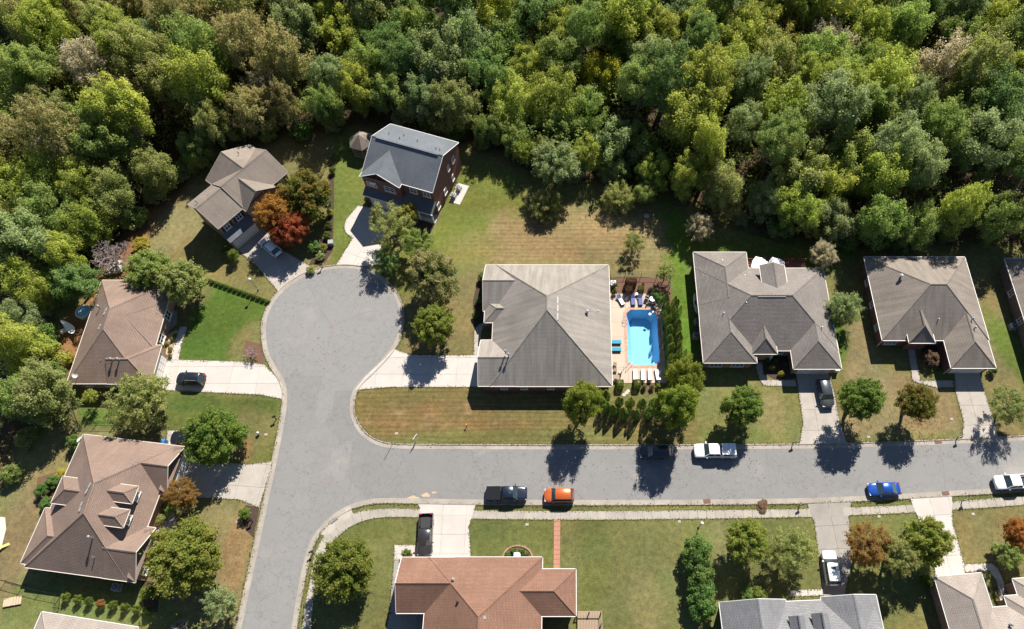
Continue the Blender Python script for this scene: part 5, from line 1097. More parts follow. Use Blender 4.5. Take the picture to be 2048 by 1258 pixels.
Y('deciduous_tree', 'loose0', 'olive', 779, 455, 44, 'loose grey-green tree in front of the dark brick house', H=8.5)
Y('deciduous_tree', 'feather0', 'golden', 818, 424, 19, 'small yellowish tree close to the dark brick house porch', H=5)
Y('deciduous_tree', 'loose1', 'green', 836, 488, 31, 'thin green young tree left of the tan-tipped maple', H=6)
Y('deciduous_tree', 'loose0', 'dkgreen', 772, 520, 26, 'low dark tree hanging over the top right of the cul-de-sac', H=4.5)
Y('maple_tree', 'maple2', 'maple_tan', 868, 553, 55, 'large maple with tan-yellow tips right of the cul-de-sac', H=9.2)
Y('maple_tree', 'maple3', 'maple', 868, 650, 44, 'yellow-green maple beside the white driveway right of the cul-de-sac', H=7.6)
Y('evergreen_tree', 'dense0', 'dense', 1166, 806, 43, 'dense round evergreen below the pool house roof corner', H=10.2, squash=1.4, trunk=4)
Y('evergreen_tree', 'dense1', 'dense', 1370, 757, 41, 'dense evergreen touching the grey-roofed house, upper of the two', H=8.8, squash=1.4, trunk=4)
Y('evergreen_tree', 'dense0', 'dense', 1352, 815, 43, 'big dense evergreen at the end of the hedge, lower of the two', H=11.4, squash=1.6, trunk=4)
Y('maple_tree', 'maple1', 'maple_green', 1485, 812, 43, 'green maple on the lawn behind the white capped pickup', H=7.4)
Y('maple_tree', 'maple0', 'maple_green', 1722, 797, 47, 'green maple between the two right-hand driveways', H=9.2)
Y('maple_tree', 'maple3', 'orangegreen', 1834, 806, 40, 'olive maple with rusty tips on the straw-coloured right lawn', H=7.9)
Y('deciduous_tree', 'loose1', 'olive', 2020, 812, 36, 'dark olive tree at the right edge above the street', H=6.4)
Y('deciduous_tree', 'feather1', 'bluegreen', 1688, 618, 34, 'grey-green tree filling the gap between the two right houses', H=8, squash=1.7)
Y('deciduous_tree', 'feather2', 'greytan', 1645, 510, 29, 'pale grey-tan tree behind the corner of the grey-roofed house', H=6.5, squash=1.2)
Y('deciduous_tree', 'loose0', 'olive', 1268, 487, 22, 'small lone tree on the mown tan field', H=4)
Y('deciduous_tree', 'feather0', 'greytan', 1398, 455, 30, 'brownish tree at the edge of the bright green strip', H=5.4)
Y('deciduous_tree', 'feather1', 'bluegreen', 1112, 325, 50, 'broad silvery green tree at the field edge', H=10)
Y('deciduous_tree', 'feather2', 'yellowgreen', 1052, 305, 24, 'slim light green tree left of the silvery green one', H=7, squash=1.6)
Y('deciduous_tree', 'feather0', 'olive', 1092, 412, 34, 'low olive tree on the edge of the tan field', H=4.2)
Y('deciduous_tree', 'feather2', 'olive', 1238, 398, 38, 'brushy olive thicket tree on the field edge', H=4.6); Y('deciduous_tree', 'forest2', 'green', 1290, 385, 28, 'fresh green bush tree right of the brushy thicket', H=5)
Y('deciduous_tree', 'maple2', 'green', 300, 542, 46, 'left of two green trees shading the brown ranch roof', H=7.8); Y('deciduous_tree', 'maple0', 'olive', 366, 562, 46, 'right of two green trees shading the brown ranch roof', H=7.8)
Y('deciduous_tree', 'forest3', 'dkgreen', 145, 566, 46, 'dark green tree on the left woodland edge behind the ranch house', H=8)
Y('deciduous_tree', 'feather1', 'olive', 275, 800, 58, 'olive feathery tree at the lower corner of the ranch house', H=8.6)
Y('deciduous_tree', 'loose1', 'yellowgreen', 183, 791, 14, 'small slim green tree below the ranch house wall', H=3.5)
Y('maple_tree', 'maple1', 'maple_green', 430, 873, 58, 'dense green maple over the half-hidden black car', H=8.4)
Y('deciduous_tree', 'feather2', 'rust', 366, 988, 34, 'rusty brown tree beside the lower left house', H=5.6)
Y('maple_tree', 'maple3', 'maple', 372, 1112, 70, 'large yellow-green maple in front of the lower left house', H=9.4)
Y('deciduous_tree', 'loose0', 'bluegreen', 443, 1205, 32, 'sparse grey-green tree by the kerb at the bottom left', H=5)
Y('maple_tree', 'maple0', 'maple', 685, 1138, 66, 'yellow-tipped maple on the street corner at the bottom', H=8.4)
Y('maple_tree', 'maple2', 'maple', 1495, 1082, 42, 'yellow-green maple right of the tall clipped hedge', H=7); Y('deciduous_tree', 'feather0', 'olive', 1583, 1097, 46, 'grey-olive feathery tree left of the white car driveway', H=7)
Y('maple_tree', 'feather1', 'rust', 1738, 1090, 46, 'reddish-brown tree right of the white car', H=7.4); Y('maple_tree', 'feather2', 'olive', 1795, 1112, 38, 'olive tree between the reddish and the yellow-green trees', H=7); Y('maple_tree', 'maple1', 'maple', 1855, 1082, 48, 'yellow-green maple beside the lower right driveway', H=7.6)
Y('maple_tree', 'maple3', 'orangered', 2045, 1072, 34, 'orange maple cut by the right edge', H=6); Y('deciduous_tree', 'loose1', 'green', 2018, 1108, 26, 'thin green tree left of the orange maple at the right edge', H=5)
Y('deciduous_tree', 'forest5', 'olive', 95, 790, 62, 'olive tree left of the ranch house lower corner', H=9.5); Y('deciduous_tree', 'loose1', 'olive', 1331, 546, 19, 'small multi-stemmed olive tree at the pool fence corner', H=4, trunk=4)
# leafless trees
def bare_mesh(seed, n=9):
    r = np.random.default_rng(seed); mb = MB()
    def grow(p, d, L_, rad, lev):
        e = p + d * L_; mb.tube(p, e, rad, rad * .6, 4 if lev else 6, cap=False)
        if lev >= 5: return
        for _ in range(3 if lev else n):
            nd_ = Vector(d) + Vector(r.normal(size=3)) * (.55 if lev else .8); nd_.z = abs(nd_.z) * .8 + .1; nd_.normalize(); grow(e if lev > 1 else p.lerp(e, r.uniform(.6, 1)), nd_, L_ * r.uniform(.62, .82), rad * .7, lev + 1)
    grow(Vector((0, 0, 0)), Vector((0, 0, 1)), .24, .020, 0); return mb.mesh('branches', M['bark_g'])
BARE = [bare_mesh(501, 12), bare_mesh(502, 7)]
M['twig'] = plain('bare_twig', (.27, .215, .20), .95, var=.2)
for px, py, s, lb, mi in ((214, 505, 7.2, 'leafless purplish-grey tree behind the ranch house', 0), (497, 700, 3.0, 'leafless shrub in the mulch ring by the cul-de-sac', 1), (352, 1256, 3.2, 'leafless shrub at the bottom edge below the big maple', 1)):
    p = at(px, py, s * .55); r_ = empty('bare_tree', (p.x, p.y, 0), 0, lb, 'tree', 'leafless trees'); inst('branches', BARE[mi], r_, (0, 0, 0), (0, 0, 1), (s, s, s), M['twig'])
# ---- forest
FT = []
cell = 7.25
fr = np.random.default_rng(77)
hous = [(-26.6, 76.9, 9.5), (-53.5, 71, 9.3), (-68, 46, 9)]
for iy in range(0, 27):
    for ix in range(-24, 24):
        x = (ix + .5 * (iy % 2)) * cell + fr.uniform(-2.0, 2.0); y = 20 + iy * cell * .87 + fr.uniform(-1.9, 1.9)
        if y > 168: continue
        X_, Y_ = np.array([x]), np.array([y])
        if sdist(FOREST, X_, Y_)[0] > -1.2: continue
        if any(math.hypot(x - a_, y - b2) < c_ for a_, b2, c_ in hous): continue
        Ht = fr.uniform(10.5, 18.5); dep = -sdist(FOREST, X_, Y_)[0]
        if dep < 6: Ht = fr.uniform(10, 15)
        if -20 < x < 18 and dep < 13:
            Ht *= .72
            if dep < 3.5: continue
        R_ = fr.uniform(3.3, 5.5) * (1 if dep > 6 else .88); qx, qy = proj((x, y, Ht - R_))
        if -70 < qx < 2118 and -135 < qy < 1300: FT.append((x, y, Ht, R_, qx, qy, dep))
for p in resample([(p_.x, p_.y) for p_ in Z(FOREST_PX)], 6.3):
    x, y = p.x + fr.uniform(-.8, .8), p.y + fr.uniform(.8, 2.6)
    if p.x < -70: x -= 1.8; y -= .8
    if any(math.hypot(x - a_, y - b2) < c_ for a_, b2, c_ in hous) or math.hypot(x + 70.5, y - 61.5) < 5.5: continue
    FT = [t_ for t_ in FT if math.hypot(t_[0] - x, t_[1] - y) > 4.2]
    Ht = fr.uniform(7.5, 12.5); R_ = fr.uniform(2.9, 4.0)
    if 0 > x > -18 or 0 <= x < 17: Ht *= .68; R_ *= .85
    qx, qy = proj((x, y, Ht - R_))
    if -60 < qx < 2108 and -75 < qy < 1000: FT.append((x, y, Ht, R_, qx, qy, 2.0))
ZON = ((170, 'far left'), (330, 'left'), (520, 'behind putty house'), (700, 'above orange maple'), (950, 'behind dark brick house'), (1160, 'above silvery tree'), (1370, 'above tan field'), (1600, 'behind canopy house'), (1820, 'behind white-guttered house'), (9999, 'far right'))
CN = {'green': 'mid green', 'dkgreen': 'dark green', 'bluegreen': 'silvery green', 'yellowgreen': 'yellow-green', 'olive': 'olive', 'olivebrown': 'brownish olive', 'greytan': 'grey-tan', 'golden': 'golden', 'lime': 'bright lime yellow'}
lab = {}
for x, y, Ht, R_, qx, qy, dep in FT:
    t = fr.random()
    if qx < 620 and qy < 330: pal = (('olivebrown', .24), ('olive', .26), ('green', .22), ('bluegreen', .1), ('yellowgreen', .14), ('greytan', .03))
    elif qx < 300: pal = (('green', .38), ('bluegreen', .1), ('olive', .24), ('yellowgreen', .22), ('dkgreen', .06))
    elif qx < 1250: pal = (('green', .32), ('dkgreen', .14), ('yellowgreen', .34), ('bluegreen', .08), ('olive', .12))
    else: pal = (('yellowgreen', .36), ('green', .30), ('bluegreen', .12), ('greytan', .02), ('olive', .12), ('dkgreen', .06), ('golden', .01))
    for cn, wgt in pal:
        t -= wgt
        if t <= 0: break
    if abs(qx - 1218) < 40 and abs(qy - 160) < 34: cn = 'lime'
    zone = next(z_ for l_, z_ in ZON if qx < l_); row = 'on the woods edge' if dep < 6.5 else ('second row of woods' if dep < 14 else ('deep in the woods' if qy > 60 else 'top of the woods'))
    lab.setdefault('%s tree %s, %s' % (CN[cn], row, zone), []).append((qx, x, y, Ht, R_, cn, dep))
ORD = ['leftmost', 'second from left', 'third from left', 'fourth from left', 'fifth from left', 'sixth from left', 'seventh from left', 'eighth from left']
for lb, L_ in lab.items():
    L_.sort()
    for i, (qx, x, y, Ht, R_, cn, dep_) in enumerate(L_):
        l2 = lb if len(L_) == 1 else (lb + (', left one' if i == 0 else ', right one') if len(L_) == 2 else lb + ', ' + (ORD[i] if i < len(L_) - 1 else 'rightmost'))
        root = empty('forest_tree', (x, y, 0), 0, l2, 'tree', 'trees of the surrounding woods'); a_ = fr.uniform(0, 6.28); sq = fr.uniform(1.1, 1.7)
        mk = 'forest%d' % fr.integers(0, 7) if cn not in ('greytan', 'olivebrown') else 'forestfine%d' % fr.integers(0, 3)
        inst('trunk', TR[int(fr.integers(0, 4))], root, (0, 0, 0), (0, 0, a_), (Ht * .9, Ht * .9, Ht * .92), M['bark_g'] if fr.random() < .4 else M['bark'])
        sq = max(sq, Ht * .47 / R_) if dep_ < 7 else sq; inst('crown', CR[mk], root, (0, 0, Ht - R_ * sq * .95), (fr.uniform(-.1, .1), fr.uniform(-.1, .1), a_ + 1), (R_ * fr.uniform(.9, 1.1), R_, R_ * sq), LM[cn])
# shaded understorey leaves that fill the space between the trunks: nobody could count them
ur = np.random.default_rng(55); C_ = np.stack([ur.uniform(-125, 108, 5200), ur.uniform(22, 150, 5200)], -1); C_ = C_[sdist(FOREST, C_[:, 0], C_[:, 1]) < -1.5]
C_ = np.array([c for c in C_ if -40 < proj((c[0], c[1], 4))[0] < 2090 and -60 < proj((c[0], c[1], 4))[1] < 1000 and not any(math.hypot(c[0] - a_, c[1] - b2) < c_ for a_, b2, c_ in hous)])
nc = len(C_); k_ = 46; zc_ = ur.uniform(1.2, 7.0, nc); rc_ = ur.uniform(.9, 1.9, nc); dd = unit(ur.normal(size=(nc, k_, 3)) + np.array([0, 0, .4])); Pu = (np.c_[C_, zc_][:, None, :] + dd * (rc_[:, None, None] * ur.uniform(.6, 1.05, (nc, k_, 1)))).reshape(-1, 3)
nu = len(Pu); lvu = np.repeat(ur.random(nc), k_)
und = bpy.data.objects.new('woodland_understorey', cards_mesh('woodland_understorey', Pu, unit(dd.reshape(-1, 3) * .4 + np.array([.1, .2, .9]) + ur.normal(size=(nu, 3)) * .45), .36 * ur.uniform(.6, 1.5, nu), np.clip(.5 * lvu + .5 * ur.random(nu), 0, 1), ur.random(nu) * .4, ur)); COL.objects.link(und); und.data.materials[0] = LM['green']
tag(und, 'mass of green understorey leaves between the woodland trunks', 'undergrowth', kind='stuff')
# understorey shrubs along the woodland edge
U = [(p.x, p.y) for p in Z(FOREST_PX)]; k = 0
edge = resample(U, 6.0); SH = []
for i, p in enumerate(edge):
    qx, qy = proj((p.x, p.y, 1))
    if not (-20 < qx < 2068 and qy < 1010): continue
    if any(math.hypot(p.x - a_, p.y - b2) < 9 for a_, b2, c_ in hous) or math.hypot(p.x + 70.5, p.y - 61.5) < 5: continue
    d = Vector((fr.uniform(-1.2, 1.2), fr.uniform(.2, 2.8))); s = fr.uniform(1.3, 2.4); cn = ['green', 'dkgreen', 'olive', 'bluegreen', 'boxdark'][int(fr.integers(0, 5))]
    zone = next(z_ for l_, z_ in ZON if qx < l_)
    root = empty('woodland_shrub', (p.x + d.x, p.y + d.y, 0), 0, None, 'shrub', 'understorey shrubs along the woodland edge'); SH.append((qx, root, cn, zone))
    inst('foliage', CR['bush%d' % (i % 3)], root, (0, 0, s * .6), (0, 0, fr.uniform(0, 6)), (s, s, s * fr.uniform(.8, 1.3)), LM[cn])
grp = {}
for qx, root, cn, zone in SH: grp.setdefault('low %s shrub under the woods edge, %s' % ({'boxdark': 'deep green'}.get(cn) or CN[cn], zone), []).append((qx, root))
for lb, L_ in grp.items():
    L_.sort(key=lambda t: t[0])
    for i, (qx, root) in enumerate(L_): root['label'] = lb if len(L_) == 1 else lb + ', ' + (ORD[i] if i < len(L_) - 1 else 'rightmost')
# ---- arborvitae hedges
def arbor(px, py, h, r_, label, k):
    p = at(px, py, h * .5); root = empty('arborvitae', (p.x, p.y, 0), 0, label, 'arborvitae', 'arborvitae hedges round the pool'); inst('stem', STEM, root, (0, 0, 0), (0, 0, 0), (1, 1, h * .6)); inst('foliage', CR['cone%d' % (k % 4)], root, (0, 0, .1), (0, 0, rng.uniform(0, 6)), (r_, r_, h / 3.2), LM['arbor'])
STEM = MB().tube((0, 0, 0), (0, 0, 1), .09, .04, 6).mesh('stem', M['bark'])
left = [(448, 300), (458, 352), (467, 420), (472, 488), (477, 548), (478, 600), (482, 660), (478, 722)]; right = [(505, 318), (515, 392), (524, 452), (530, 520), (535, 590), (540, 645)]
nmo = ['topmost', 'second from top', 'third from top', 'fourth from top', 'fifth from top', 'sixth from top', 'seventh from top', 'lowest']
for i, (x, y) in enumerate(left): arbor(1180 + x * .334, 500 + y * .334, 4.7, .86, nmo[i if i < 7 else 7] + ' arborvitae of the left column right of the pool', i)
for i, (x, y) in enumerate(right): arbor(1180 + x * .334, 500 + y * .334, 4.5, .82, (nmo[i] if i < 5 else 'lowest') + ' arborvitae of the right column right of the pool', i + 1)
oR = ['leftmost', 'second from left', 'third from left', 'fourth from left', 'rightmost']
for i, (x, y) in enumerate([(98, 868), (172, 908), (243, 908), (314, 915), (384, 905)]): arbor(1180 + x * .334, 500 + y * .334, 3.5, .74, oR[i] + ' arborvitae in the back row below the pool', i)
for i, (x, y) in enumerate([(100, 935), (133, 952), (203, 968), (278, 978), (352, 968)]): arbor(1180 + x * .334, 500 + y * .334, 3.7, .88, oR[i] + ' arborvitae in the front row below the pool', i + 2)
# ---- shrubs
def shrub(px, py, rpx, label, mat='box', kind='bush', h=None, aspect=1.0, rz=0.0, name='shrub', group='garden shrubs'):
    R_ = rpx * mpp(px, py); h = h or R_ * 1.5; p = at(px, py, h * .6); root = empty(name, (p.x, p.y, 0), rz, label, 'shrub', group)
    if kind == 'box': inst('foliage', CR['box%d' % rng.integers(0, 2)], root, (0, 0, .08), (0, 0, 0), (R_ * aspect, R_, h * .95), LM[mat])
    else: inst('foliage', CR['bush%d' % rng.integers(0, 3)], root, (0, 0, h * .5), (0, 0, rng.uniform(0, 6)), (R_ * aspect, R_, h * .55), LM[mat])
    inst('stem', STEM, root, (0, 0, 0), (0, 0, 0), (1, 1, h * .5)); return root
s6 = lambda x, y: (1180 + x * .334, 500 + y * .334)
for x, y, r_, lb, mt, kd, h, a_ in ((152, 211, 4.6, 'upper of two round green shrubs at the pool house back corner', 'box', 'bush', 1.2, 1), (147, 247, 5, 'lower of two round green shrubs at the pool house back corner', 'box', 'bush', 1.2, 1), (246, 190, 5, 'long clipped brown hedge block against the pool fence', 'boxbrown', 'box', 1.6, 2.2), (232, 240, 6, 'square clipped brown shrub above the loungers', 'boxbrown', 'box', 1.5, 1.15), (306, 232, 5.2, 'clipped green shrub above the navy loungers', 'box', 'box', 1.0, 1.1), (362, 238, 5.5, 'round brownish shrub right of the clipped green one', 'boxbrown', 'bush', 1.2, 1), (318, 205, 3, 'tiny brown shrub by the pool fence', 'boxbrown', 'bush', .7, 1), (400, 268, 11, 'spreading green shrub at the upper right pool corner', 'boxdark', 'bush', 1.2, 1.3),
                               (180, 801, 7, 'left clipped box shrub below the pool terrace', 'box', 'box', 1.3, 1), (283, 799, 7, 'right clipped box shrub below the pool terrace', 'box', 'box', 1.3, 1), (325, 820, 5, 'small dark round shrub, left of three below the white loungers', 'boxdark', 'bush', .9, 1), (372, 820, 5, 'middle round shrub of three below the white loungers', 'box', 'bush', .9, 1), (415, 816, 6, 'pale round shrub, right of three below the white loungers', 'box', 'bush', .9, 1),
                               (845, 165, 0, '', '', '', 0, 0)):
    if lb: shrub(*s6(x, y), r_, lb, mt, kd, h, a_)
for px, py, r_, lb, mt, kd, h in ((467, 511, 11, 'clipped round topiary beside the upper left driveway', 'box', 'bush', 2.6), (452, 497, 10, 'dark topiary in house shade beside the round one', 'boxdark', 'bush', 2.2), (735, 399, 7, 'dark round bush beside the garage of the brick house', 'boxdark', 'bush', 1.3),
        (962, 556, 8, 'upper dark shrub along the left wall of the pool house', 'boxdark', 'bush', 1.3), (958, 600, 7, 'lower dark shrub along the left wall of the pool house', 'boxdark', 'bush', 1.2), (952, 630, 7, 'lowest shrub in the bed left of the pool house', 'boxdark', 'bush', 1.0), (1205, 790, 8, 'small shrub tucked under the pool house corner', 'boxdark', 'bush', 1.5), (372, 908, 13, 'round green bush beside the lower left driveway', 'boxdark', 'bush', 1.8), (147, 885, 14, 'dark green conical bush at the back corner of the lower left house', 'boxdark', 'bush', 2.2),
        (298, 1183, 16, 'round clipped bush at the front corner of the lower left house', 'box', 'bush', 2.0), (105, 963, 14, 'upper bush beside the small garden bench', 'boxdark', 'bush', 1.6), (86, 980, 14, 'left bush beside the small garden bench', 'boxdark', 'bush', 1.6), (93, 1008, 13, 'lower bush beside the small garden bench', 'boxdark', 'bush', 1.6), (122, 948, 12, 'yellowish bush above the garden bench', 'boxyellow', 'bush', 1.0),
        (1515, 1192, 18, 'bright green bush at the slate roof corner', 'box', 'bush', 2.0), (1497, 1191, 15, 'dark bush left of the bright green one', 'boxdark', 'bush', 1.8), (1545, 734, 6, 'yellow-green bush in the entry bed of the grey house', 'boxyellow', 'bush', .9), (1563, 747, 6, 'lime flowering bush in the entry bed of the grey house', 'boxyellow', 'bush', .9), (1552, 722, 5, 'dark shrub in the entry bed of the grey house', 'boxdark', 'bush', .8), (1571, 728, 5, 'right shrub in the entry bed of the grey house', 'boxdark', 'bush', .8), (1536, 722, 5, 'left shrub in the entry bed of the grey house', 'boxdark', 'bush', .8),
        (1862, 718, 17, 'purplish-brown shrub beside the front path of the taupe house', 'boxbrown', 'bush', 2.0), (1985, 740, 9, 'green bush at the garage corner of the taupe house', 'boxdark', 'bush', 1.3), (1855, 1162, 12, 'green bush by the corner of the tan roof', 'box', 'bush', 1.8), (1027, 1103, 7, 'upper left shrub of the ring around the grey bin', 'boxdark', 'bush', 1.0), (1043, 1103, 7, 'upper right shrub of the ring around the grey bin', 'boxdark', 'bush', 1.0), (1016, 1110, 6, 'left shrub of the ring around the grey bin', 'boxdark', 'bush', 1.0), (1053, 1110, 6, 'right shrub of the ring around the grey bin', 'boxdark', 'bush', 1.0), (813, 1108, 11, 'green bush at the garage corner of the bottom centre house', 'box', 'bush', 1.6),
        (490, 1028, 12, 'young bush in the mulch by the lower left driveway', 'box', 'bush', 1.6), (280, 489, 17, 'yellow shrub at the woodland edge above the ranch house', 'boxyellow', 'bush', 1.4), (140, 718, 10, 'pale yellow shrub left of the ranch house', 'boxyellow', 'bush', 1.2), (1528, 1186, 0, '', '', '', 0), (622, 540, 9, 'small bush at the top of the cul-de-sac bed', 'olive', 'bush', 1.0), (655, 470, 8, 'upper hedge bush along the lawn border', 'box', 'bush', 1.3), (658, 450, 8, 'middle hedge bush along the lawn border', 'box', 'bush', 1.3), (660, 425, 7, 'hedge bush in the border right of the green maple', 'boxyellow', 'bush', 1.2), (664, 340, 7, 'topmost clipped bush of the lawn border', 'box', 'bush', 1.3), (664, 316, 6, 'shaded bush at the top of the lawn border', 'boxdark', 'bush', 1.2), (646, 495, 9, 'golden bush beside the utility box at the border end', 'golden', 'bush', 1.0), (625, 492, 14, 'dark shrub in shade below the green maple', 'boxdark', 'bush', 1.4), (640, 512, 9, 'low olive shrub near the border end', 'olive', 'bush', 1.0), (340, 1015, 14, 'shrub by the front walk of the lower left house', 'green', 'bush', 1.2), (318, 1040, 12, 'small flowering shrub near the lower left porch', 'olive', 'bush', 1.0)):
    if lb: shrub(px, py, r_, lb, mt, kd, h)
for i in range(8):   # little row of staked shrubs bottom left
    px, py = 131 + i * 23.5, 1194 + i * 4.1; shrub(px, py, 8, (['leftmost', 'second', 'third', 'fourth, orange', 'fifth', 'sixth', 'seventh', 'last'][i]) + ' small shrub of the row below the lower left house', 'rust' if i == 3 else 'box', 'bush', 1.5)
# tall clipped hedge, four plants
for i, (px, py) in enumerate(((1394, 1096), (1396, 1124), (1399, 1152), (1401, 1182), (1404, 1214))): shrub(px, py, 26, ['topmost', 'second', 'middle', 'fourth', 'lowest'][i] + ' plant of the tall dark hedge beside the open lawn', 'boxdark', 'bush', 3.8, group='tall hedge plants')
# low clipped hedge line on the left lawn border
a_, b2 = at(412, 560), at(541, 606); hroot = empty('clipped_hedge', ((a_ + b2) / 2)[:], math.atan2(b2.y - a_.y, b2.x - a_.x), 'low clipped hedge running across the left lawn', 'hedge')
for i in range(14):
    x_ = ((i + .5) / 14 - .5) * (b2 - a_).length; inst('hedge_plant', CR['box%d' % (i % 2)], hroot, (x_, 0, .02), (0, 0, 0), (.36, .2, .6), LM['boxdark'])
# fallen leaves and twigs heap by the kerb
shrub(1525, 1012, 10, 'heap of brown clippings on the grass verge', 'boxbrown', 'bush', .4, 1.4)
# ================================================================ SMALL THINGS
def lamp(px, py, h, label, top_px=None):
    p = at(px, py); r = empty('lamp_post', (p.x, p.y, 0), 0, label, 'lamp post', 'globe lamp posts')
    MB().lathe([(.14, 0), (.14, .25), (.06, .4)], 10).build('base', M['steel'], r); MB().tube((0, 0, .3), (0, 0, h), .055, .045, 8).build('pole', M['steel'] if px < 900 else M['dark'], r)
    MB().lathe([(.06, h), (.17, h + .08), (.24, h + .22), (.2, h + .38), (.07, h + .48)], 12).build('globe', M['white'], r, True)
lamp(517, 580, 3.3, 'white globe lamp post between the two left lawns'); lamp(1397, 1054, 2.6, 'white globe lamp post above the tall hedge beside the sidewalk')
def mailbox(px, py, rz, label, post='dark', box='dark'):
    p = at(px, py); r = empty('mailbox', (p.x, p.y, 0), rz, label, 'mailbox', 'kerbside mailboxes')
    MB().box((0, 0, .55), (.1, .1, 1.1)).build('post', M[post], r); mb = MB(); vs = []
    for x in (-.28, .28):
        for k in range(7): t = math.pi * k / 6; vs.append((x, .11 * math.cos(t), 1.18 + .12 * math.sin(t)))
        vs += [(x, -.11, 1.05), (x, .11, 1.05)]
    n = 9; mb.add(vs, [(i, (i + 1) % n, n + (i + 1) % n, n + i) for i in range(n)] + [tuple(range(n - 1, -1, -1)), tuple(range(n, 2 * n))]); mb.build('box', M[box], r)
    MB().box((.05, .13, 1.3), (.05, .02, .2)).build('flag', M['tail'], r); MB().box((0, 0, .95), (.5, .07, .06)).build('bracket', M[post], r)
for px, py, lb in ((645, 536, 'mailbox at the top of the cul-de-sac'), (553, 838, 'mailbox on the left kerb below the ranch driveway'), (1585, 888, 'mailbox on the far kerb beside the charcoal car driveway'), (1912, 879, 'mailbox on the far kerb beside the taupe house driveway'), (1598, 1012, 'mailbox on the near verge left of the weathered driveway'), (1923, 1003, 'mailbox on the near verge right of the lower right driveway'), (627, 1106, 'mailbox on the corner verge above the yellow-tipped maple'), (506, 1043, 'mailbox in the mulch below the lower left driveway')): mailbox(px, py, .4, lb)
# sign boards
p = at(831, 885); sg = empty('yard_sign', (p.x, p.y, 0), RAD(60), 'white yard sign on a post by the striped lawn kerb', 'sign')
MB().box((0, 0, .9), (.09, .09, 1.8)).build('post', M['white'], sg); MB().box((.45, 0, 1.72), (.9, .06, .06)).build('arm', M['white'], sg); MB().box((.5, 0, 1.3), (.62, .03, .62)).build('panel', M['white'], sg)
p = at(786, 886.5); sg = empty('street_sign', (p.x, p.y, 0), 0, 'thin street sign post on the inner corner kerb', 'sign'); MB().tube((0, 0, 0), (0, 0, 2.7), .035, .035, 6).build('post', M['steel'], sg); MB().box((0, 0, 2.6), (.5, .025, .18), 1.1).build('name_plate', plain('sign_green', (.02, .16, .07), .5), sg)
p = at(934, 852); sk = empty('garden_stake', (p.x, p.y, 0), 0, 'little dark stake with orange top in the striped lawn', 'stake'); MB().tube((0, 0, 0), (0, 0, .7), .06, .05, 6).build('post', M['dark'], sk); MB().box((0, 0, .75), (.2, .2, .12)).build('cap', plain('orange_cap', (.5, .16, .04), .6), sk)
# utility boxes and covers
def ubox(px, py, d, label, mat='steel'):
    p = at(px, py); r = empty('utility_box', (p.x, p.y, 0), .1, label, 'utility box', 'utility boxes'); MB().box((0, 0, d[2] / 2), d, top=.96).build('cabinet', M[mat], r); MB().box((0, 0, d[2] + .02), (d[0] * 1.06, d[1] * 1.06, .05)).build('lid', M[mat], r)
M['ugreen'] = plain('utility_green', (.07, .16, .09), .6)
ubox(664, 489, (.8, .7, .9), 'grey utility box at the end of the lawn border'); ubox(645, 504, (.8, .6, .6), 'green utility box beside the grey one', 'ugreen')
for px, py, lb in ((532, 869, 'small white cover in the lawn above the lower left driveway'), (793, 867, 'pale flat cover in the striped lawn'), (1054, 1049, 'tan flat cover left of the brick path'), (1359, 1043, 'white cover beside the sidewalk near the hedge lamp'), (1758, 1033, 'white cover beside the sidewalk right of the blue sedan'), (1903, 838, 'white cover on the straw-coloured lawn'), (1737, 874, 'white cover near the far kerb right of the maple'), (1946, 1028, 'round tan cover on the lower right lawn'), (476, 1043, 'grey cover in the lawn below the lower left driveway')):
    p = at(px, py); o_ = MB().box((0, 0, .03), (.46, .34, .06), .1, top=.94).build('ground_cover_plate', M['conc'], loc=(p.x, p.y, .0)); tag(o_, lb, 'cover plate', 'utility covers in the lawns')
p = at(518, 868); hy = empty('standpipe', (p.x, p.y, 0), 0, 'white and black standpipe on the lawn left of the road', 'standpipe'); MB().lathe([(.14, 0), (.14, .5), (.2, .55), (.15, .7), (.05, .8)], 10).build('barrel', M['white'], hy); MB().box((.0, 0, .45), (.5, .14, .14)).build('outlet', M['dark'], hy)
# drain grates set in the kerb
M['rustiron'] = plain('rusty_iron', (.16, .085, .06), .85, var=.4, scale=10)
for px, py, lb in ((1414, 1002.5, 'rusty drain grate at the near kerb left of the blue sedan'), (1891, 987, 'rusty drain grate at the near kerb of the lower right driveway'), (1876, 883, 'rusty drain grate at the far kerb of the taupe house'), (783, 573, 'rusty drain grate on the cul-de-sac kerb')):
    p = at(px, py); r = empty('drain_grate', (p.x, p.y, .03), RAD(5) if px > 1000 else RAD(-50), lb, 'drain grate', 'drain grates'); MB().box((0, 0, .02), (1.0, .6, .04)).build('frame', M['rustiron'], r)
    for k in range(6): MB().box((-.4 + k * .16, 0, .05), (.05, .5, .03)).build('bar', M['rustiron'], r)
# air conditioners
for (px, py), lb in (((1226, 571), 'air conditioner beside the pool house back corner'), ((1391, 674), 'lower air conditioner in the shade of the grey house'), ((1394, 646), 'upper unit in the shade of the grey house'), ((908, 395), 'left of two air conditioners by the dark brick house'), ((918, 380), 'right of two air conditioners by the dark brick house'), ((237, 1175), 'air conditioner in the shade below the lower left house'), ((2023, 655), 'pale unit in the shade between the right houses')): p = at(px, py); ac_unit(p.x, p.y, lb, RAD(-19) if 900 < px < 950 else 0)
p = at(915, 388); pd = MB().box((0, 0, .03), (2.0, 4.2, .06), RAD(-19)).build('equipment_pad', M['conc_w'], loc=(p.x + .3, p.y, 0)); tag(pd, kind='structure')
